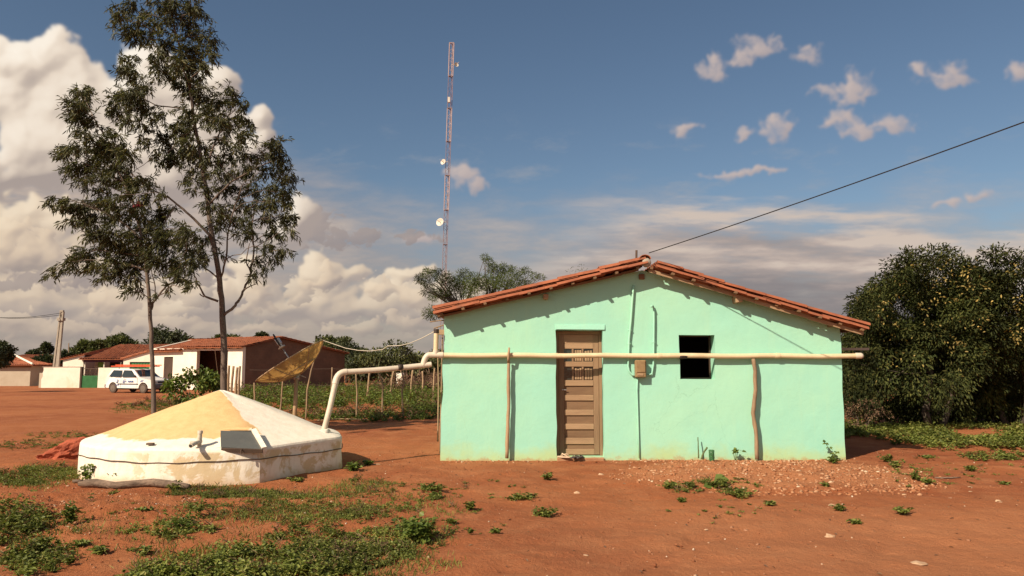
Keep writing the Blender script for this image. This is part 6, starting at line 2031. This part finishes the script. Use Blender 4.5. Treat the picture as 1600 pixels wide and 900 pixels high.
# ================================================================ SKY
world = bpy.data.worlds.new('World'); S.world = world
world.use_nodes = True
T = NT(world.node_tree)
bg = next(n for n in T.n if n.type == 'BACKGROUND')
to_sun = -SUN_DIR
elev = math.asin(to_sun.z); azim = math.atan2(to_sun.x, to_sun.y)
sky = T.node('ShaderNodeTexSky'); sky.sky_type = 'NISHITA'
sky.sun_disc = False; sky.sun_elevation = elev; sky.sun_rotation = azim
sky.air_density = 1.0; sky.dust_density = 1.2; sky.ozone_density = 1.5; sky.altitude = 300
K = 1.0 / (SKY_STRENGTH * 2**EXPOSURE)

def azel(px, py):
    d = Vector(ray(px, py)).normalized()
    return math.atan2(d.x, d.y), math.asin(d.z)

# ---- procedural cloud map (front half of the sky), azimuth x elevation
AZ0, AZ1, EL0, EL1 = -1.15, 1.15, -.03, .80
CW, CH = 2300, 830
def make_clouds():
    r_ = np.random.default_rng(5)
    tabs = r_.random((256, 256)).astype(np.float32)
    ang = r_.random((256, 256)).astype(np.float32) * 2*np.pi
    GX, GY = np.cos(ang), np.sin(ang)
    PX, PY = r_.random((256, 256)).astype(np.float32), r_.random((256, 256)).astype(np.float32)
    def perlin(x, y):
        ix = np.floor(x).astype(np.int32); iy = np.floor(y).astype(np.int32)
        fx = (x - ix).astype(np.float32); fy = (y - iy).astype(np.float32)
        ux = fx*fx*fx*(fx*(fx*6-15)+10); uy = fy*fy*fy*(fy*(fy*6-15)+10)
        a, b, c, d = ix & 255, (ix+1) & 255, iy & 255, (iy+1) & 255
        n00 = GX[c,a]*fx + GY[c,a]*fy; n10 = GX[c,b]*(fx-1) + GY[c,b]*fy
        n01 = GX[d,a]*fx + GY[d,a]*(fy-1); n11 = GX[d,b]*(fx-1) + GY[d,b]*(fy-1)
        return (n00*(1-ux)+n10*ux)*(1-uy) + (n01*(1-ux)+n11*ux)*uy
    def pf(x, y, octv=5, gain=.5, seed=0.):
        s = 0; a = 1.; t = 0
        for k in range(octv):
            s = s + a*perlin(x*2**k + seed + 7.3*k, y*2**k + seed*1.7 + 3.1*k); t += a*a; a *= gain
        return s / math.sqrt(t) * 1.4          # about -1..1
    def worley(x, y, sm=9.):
        ix = np.floor(x).astype(np.int32); iy = np.floor(y).astype(np.int32)
        acc = np.zeros(x.shape, np.float32)
        for dx in (-1, 0, 1):
            for dy in (-1, 0, 1):
                a = (ix+dx) & 255; b = (iy+dy) & 255
                ex = ix+dx+PX[b,a]-x; ey = iy+dy+PY[b,a]-y
                acc += np.exp(-sm*np.sqrt(ex*ex+ey*ey))
        return -np.log(acc)/sm
    def sst(v, a, b):
        t = np.clip((v-a)/(b-a), 0, 1); return t*t*(3-2*t)
    az = np.linspace(AZ0, AZ1, CW, dtype=np.float32)[None, :].repeat(CH, 0)
    el = np.linspace(EL0, EL1, CH, dtype=np.float32)[:, None].repeat(CW, 1)
    # place of each direction on a picture plane facing the middle of this sky (F units), only used to lay out the clouds
    dx, dy, dz = np.sin(az)*np.cos(el), np.cos(az)*np.cos(el), np.sin(el)
    dep = dy*CP + dz*SP
    dep = np.maximum(dep, .2)
    u = 800 + F*dx/dep
    v = 450 - F*(-dy*SP + dz*CP)/dep
    def blobs(lst, u, v, k=14.):
        acc = np.zeros(u.shape, np.float32)
        for (cx, cy, rx, ry) in lst:
            q = 1 - np.sqrt(((u-cx)/rx)**2 + ((v-cy)/ry)**2)
            acc += np.exp(np.clip(k*q, -30, 30))
        return np.log(acc + 1e-9)/k
    def cumulus(lst, scale, amp, flat, warp, seed, lo, hi, bumps=(1,.5,.27,.15), kk=9.):
        wx = pf(u/scale/1.6, v/scale/1.6, 4, .55, seed)*warp*scale; wy = pf(u/scale/1.6, v/scale/1.6, 4, .55, seed+31)*warp*scale
        uu, vv = u+wx, v+wy
        b = blobs(lst, uu, vv, kk)
        act = b > -.9
        d = b.copy()
        bil = np.zeros(u.shape, np.float32)
        us, vs = uu[act]/scale, vv[act]/(scale*flat)
        t = np.zeros(us.shape, np.float32)
        for i, a in enumerate(bumps):
            f = 1.9**i
            w = worley(us*f + seed + i*17.3, vs*f + seed*2 + i*5.7)
            t += a*(.48 - w)
        t += .22*pf(us*1.2, vs*1.2, 6, .55, seed+3)
        bil[act] = t
        d = np.minimum(b, .55) + amp*bil
        cov = sst(d, lo, hi)
        h = np.sqrt(np.maximum(d - lo, 0) + .0004) * scale * 1.35
        return d, cov, h, b
    Lx, Ly, Lz = -.56, .62, .55          # sun: from the left, above and behind the viewer
    px = F*(AZ1-AZ0)/CW*1.0
    def blur(a, n):
        for _ in range(2):
            for ax in (0, 1):
                c = np.cumsum(np.pad(a, [(n+1, n) if q == ax else (0, 0) for q in (0, 1)], mode='edge'), axis=ax, dtype=np.float64)
                m = a.shape[ax]
                a = ((np.take(c, range(2*n+1, 2*n+1+m), ax) - np.take(c, range(0, m), ax))/(2*n+1)).astype(np.float32)
        return a
    def lit(h, soft=((2, .15), (6, .30), (18, .75))):
        out = 0
        for n, w in soft:
            hb = blur(h, n)
            gy, gx = np.gradient(hb)
            gx = gx/(F*(AZ1-AZ0)/CW); gy = gy/(F*(EL1-EL0)/CH)
            gx, gy = gx*.75, gy*.75
            inv = 1/np.sqrt(gx*gx+gy*gy+1)
            out = out + w*((-gx*Lx - gy*Ly + Lz)*inv)
        return out
    RGB = np.zeros((CH, CW, 3), np.float32); A = np.zeros((CH, CW), np.float32)
    def over(c, a):
        nonlocal RGB, A
        a = a.astype(np.float32)
        na = a + A*(1-a)
        RGB = (c*a[..., None] + RGB*(A*(1-a))[..., None]) / np.maximum(na, 1e-5)[..., None]
        A = na
    def ramp(t, stops):
        t = np.clip(t, 0, 1); o = np.zeros(t.shape + (3,), np.float32)
        ps = [s[0] for s in stops]
        for k in range(3): o[..., k] = np.interp(t, ps, [s[1][k] for s in stops])
        return o
    # --- warm grey background haze of far cloud, left and low
    n1 = pf(u/260, v/70, 6, .55, 2.); n2 = pf(u/90, v/22, 6, .6, 12.)
    left = sst(u, 760, 200)
    top = 235*left + 340*(1-left)
    cov = sst(v + n1*46 + n2*14, top-70, top+95) * (.72 + .25*left)
    band = .5 + .30*n1 + .22*n2
    c = ramp(band + .18*left, [(0,(.27,.235,.235)),(.45,(.37,.315,.295)),(.8,(.52,.42,.355)),(1,(.62,.50,.40))])
    over(c, cov*np.clip(.95 + .22*n2, .4, 1))
    # low haze near the horizon
    hz = sst(v, 380, 560)
    over(ramp(.5+.4*n2, [(0,(.35,.30,.265)),(1,(.46,.385,.32))]), hz*.60)
    # --- flat stratus sheets on the right
    n3 = pf(u/330+5, v/52+3, 6, .55, 22.); n4 = pf(u/120, v/20, 6, .58, 41.); n5 = pf(u/60, v/16, 5, .55, 55.)
    rgt = sst(u + 1.2*(v-330) + 60*n3, 880, 1080)
    edge = 332 + 26*np.cos((u-1180)/200.)*-.4 + 40*sst(u, 1400, 1520)
    den = sst(v - edge + n3*34 + n4*12, -12, 34)
    hole = np.exp(-((u-1250)/95)**2-((v-356)/13)**2) + .8*np.exp(-((u-1520)/120)**2-((v-352)/16)**2)
    den = den*np.clip(1 - 1.1*hole + .5*n4, 0, 1)
    thick = sst(v - edge - 30*n3, 10, 190)
    tone = .95 - 1.0*thick + .38*n3*(1-.4*thick) + .26*n4
    c = ramp(tone*1.0+.13, [(0,(.215,.20,.215)),(.3,(.275,.245,.245)),(.6,(.40,.335,.31)),(.85,(.54,.44,.385)),(1,(.64,.53,.45))])
    over(c, den*rgt*.95)
    # thin slanting wisps
    w1 = sst(pf(u/150 + v/90, v/60 - u/300, 6, .6, 71.), .15, 1.1)*sst(v, 150, 260)*sst(v, 400, 300)*.38
    over(np.broadcast_to(np.array([.38,.38,.40], np.float32), RGB.shape), w1)
    # --- puffs, right
    PUF = [(1190,78,34,17),(1160,92,26,13),(1120,110,24,18),(1112,96,12,12),(1335,140,27,24),(1345,122,18,12),(1295,143,24,12),(1222,196,24,15),(1205,208,18,9),(1165,211,14,9),(1312,188,30,18),(1345,205,34,13),(1400,195,32,13),(1478,118,34,17),(1500,128,22,9),(1435,108,17,10),(1594,108,22,16),(1072,200,20,9),(1165,270,62,6),(1540,306,36,8),(1265,82,22,13),(1250,88,16,8),(1482,320,26,6),(720,275,30,16),(745,290,18,9),(655,372,24,8)]
    d, cov, h, b = cumulus(PUF, 26., .9, .8, .5, 3.1, -.12, .80, (1,.55,.3,.15), 6.)
    cov = blur(cov, 1)
    s = lit(h)
    c = ramp(.52 + (s-.55)*.55, [(0,(.36,.315,.33)),(.5,(.52,.43,.405)),(1,(.68,.55,.48))])
    fade = 1 - .45*sst(pf(u/60, v/40, 4, .5, 9.), .0, .9)
    over(c, cov*.88*fade)
    # --- middle and low cumulus, left half
    LOW = [(497,428,36,34),(505,458,46,38),(470,482,62,24),(530,492,50,20),(425,494,40,10),(622,468,50,34),(660,480,50,28),(590,490,40,18),(648,424,34,10),(690,455,30,20),(330,470,60,34),(290,490,50,24),(225,482,70,36),(150,455,50,26),(100,430,80,36),(50,480,100,34),(20,410,90,36),(120,385,60,18),(400,455,40,34),(385,420,26,24),(180,505,130,20),(-80,450,150,60),(730,462,40,22),(60,345,110,30),(0,375,80,40),(-160,360,160,80),(560,430,24,12)]
    d, cov, h, b = cumulus(LOW, 44., .75, .72, .28, 8.4, .0, .22, (1,.55,.28,.15))
    cov = blur(cov, 1)
    s = lit(h)
    base = sst(pf(u/120, v/60, 4, .5, 33.), -.6, .8)
    c = ramp((s-.12)*.78 + .10*base - .08*sst(v, 470, 520), [(0,(.36,.305,.285)),(.25,(.49,.405,.345)),(.5,(.70,.56,.42)),(.75,(.90,.74,.55)),(1,(.98,.85,.66))])
    over(c, cov*(.88 - .42*sst(v, 420, 550)))
    MID = [(60,400,70,26),(20,375,50,30),(140,420,70,18),(90,520,80,16),(30,505,60,20),(210,520,70,18),(300,515,60,16),(420,520,50,10),(560,512,60,12),(640,505,40,14),(180,470,40,22),(300,455,34,26),(400,470,30,26),(250,445,40,18),(470,455,20,24),(515,432,22,20),(600,450,26,20),(655,462,30,22)]
    d, cov, h, b = cumulus(MID, 30., .95, .7, .4, 17.9, .02, .30, (1,.55,.28,.14))
    s = lit(h)
    c = ramp((s-.12)*.85, [(0,(.30,.255,.245)),(.3,(.48,.385,.32)),(.55,(.76,.60,.44)),(1,(.98,.83,.62))])
    over(c, cov*(.70 - .35*sst(v, 430, 540)))
    # grey ragged scraps
    SCR = [(545,372,40,14),(575,368,22,9),(520,382,18,8),(500,350,26,26),(478,362,24,26),(60,440,120,14),(200,420,60,12),(300,432,50,12),(650,370,30,10)]
    d, cov, h, b = cumulus(SCR, 22., 1.1, .6, .5, 13.7, .0, .5)
    over(ramp(.5+.5*(lit(h)-.6), [(0,(.27,.23,.23)),(1,(.42,.35,.32))]), cov*.75)
    # --- the big cumulus
    CUM = [(55,150,80,75),(15,95,42,36),(-5,70,26,22),(90,88,44,42),(112,120,50,44),(84,72,28,24),(120,84,22,22),(130,160,50,50),(55,215,65,60),(60,255,50,40),(120,255,70,44),(150,210,70,60),(185,165,55,50),(225,118,44,40),(240,100,30,24),(262,140,50,45),(300,150,45,40),(335,130,34,24),(335,170,44,50),(240,220,100,80),(310,240,80,80),(200,275,80,36),(270,280,80,40),(360,250,40,50),(405,185,18,18),(412,215,15,17),(400,232,20,22),(470,340,30,34),(448,372,34,26),(488,330,16,16),(-60,260,70,60),(-260,230,150,110)]
    d, cov, h, b = cumulus(CUM, 62., .62, .9, .10, 21.3, .0, .13, (1,.55,.28,.15,.09))
    cov = blur(sst(d, -.03, .20), 1)
    s = lit(h)
    low = sst(v + 30*pf(u/80, v/80, 4, .5, 3.), 210, 400)
    c = ramp((s-.02)*.80 - .17*low + .06*pf(u/50, v/50, 5, .55, 61.), [(0,(.40,.335,.305)),(.3,(.58,.485,.41)),(.55,(.80,.68,.56)),(.8,(.94,.83,.70)),(1,(1.0,.92,.80))])
    over(c, cov*(1 - .35*sst(v, 300, 400)))
    return RGB, A

C_RGB, C_A = make_clouds()
img = bpy.data.images.new('cloud_map', CW, CH, alpha=True, float_buffer=True)
img.colorspace_settings.name = 'Non-Color'
img.alpha_mode = 'CHANNEL_PACKED'
img.pixels.foreach_set(np.concatenate([C_RGB, C_A[..., None]], -1).astype(np.float32).ravel())
img.update()
tc = T.node('ShaderNodeTexCoord')
dirv = T.vmath('NORMALIZE', tc.outputs['Generated'])
sp_n = T.node('ShaderNodeSeparateXYZ'); T.l.new(dirv, sp_n.inputs[0])
az = T.math('ARCTAN2', sp_n.outputs[0], sp_n.outputs[1]); el = T.math('ARCSINE', sp_n.outputs[2])
cmb = T.node('ShaderNodeCombineXYZ')
T.l.new(T.math('DIVIDE', T.math('SUBTRACT', az, AZ0), AZ1-AZ0), cmb.inputs[0]); T.l.new(T.math('DIVIDE', T.math('SUBTRACT', el, EL0), EL1-EL0), cmb.inputs[1])
it = T.node('ShaderNodeTexImage'); it.image = img; it.extension = 'CLIP'; it.interpolation = 'Linear'
T.l.new(cmb.outputs[0], it.inputs[0])
def kc(c): return tuple(x*K for x in c)
# clear sky: Nishita, tinted a little towards the slate blue of the photograph
skyc = T.mix(1., sky.outputs[0], SKY_TINT, 'MULTIPLY')
col = T.mix(it.outputs[1], skyc, T.mix(1., it.outputs[0], (K, K, K), 'MULTIPLY'))
# unseen bright broken cloud added behind the viewer for ambient light
bn = T.noise(dirv, 2.2, 5, .6)
bk = T.math('MULTIPLY', T.sstep(bn, .46, .60), T.math('MULTIPLY', T.sstep(sp_n.outputs[1], .15, -.2), T.sstep(el, 0., .12)))
col = T.mix(T.math('MULTIPLY', bk, .9), col, kc((.66,.58,.50)))
T.l.new(col, bg.inputs[0])
bg.inputs[1].default_value = SKY_STRENGTH

# ================================================================ SUN, CAMERA, VIEW
sd = bpy.data.lights.new('sun', 'SUN'); sd.energy = SUN_STRENGTH; sd.angle = rad(.55); sd.color = (1., .85, .645)
so = bpy.data.objects.new('sun', sd); COL.objects.link(so); so.location = (-20, -12, 30)
so.rotation_euler = SUN_DIR.to_track_quat('-Z', 'Y').to_euler()
cd = bpy.data.cameras.new('camera'); cd.sensor_width = 36; cd.lens = 36*F/1600; cd.clip_end = 9000; cd.clip_start = .05
co = bpy.data.objects.new('camera', cd); COL.objects.link(co)
co.location = (0, 0, EYE); co.rotation_euler = (rad(90)+PITCH, 0, 0)
S.camera = co
S.view_settings.view_transform = 'Standard'; S.view_settings.look = 'None'; S.view_settings.gamma = 1; S.view_settings.exposure = EXPOSURE
S.view_settings.use_curve_mapping = False
S.render.engine = 'CYCLES'
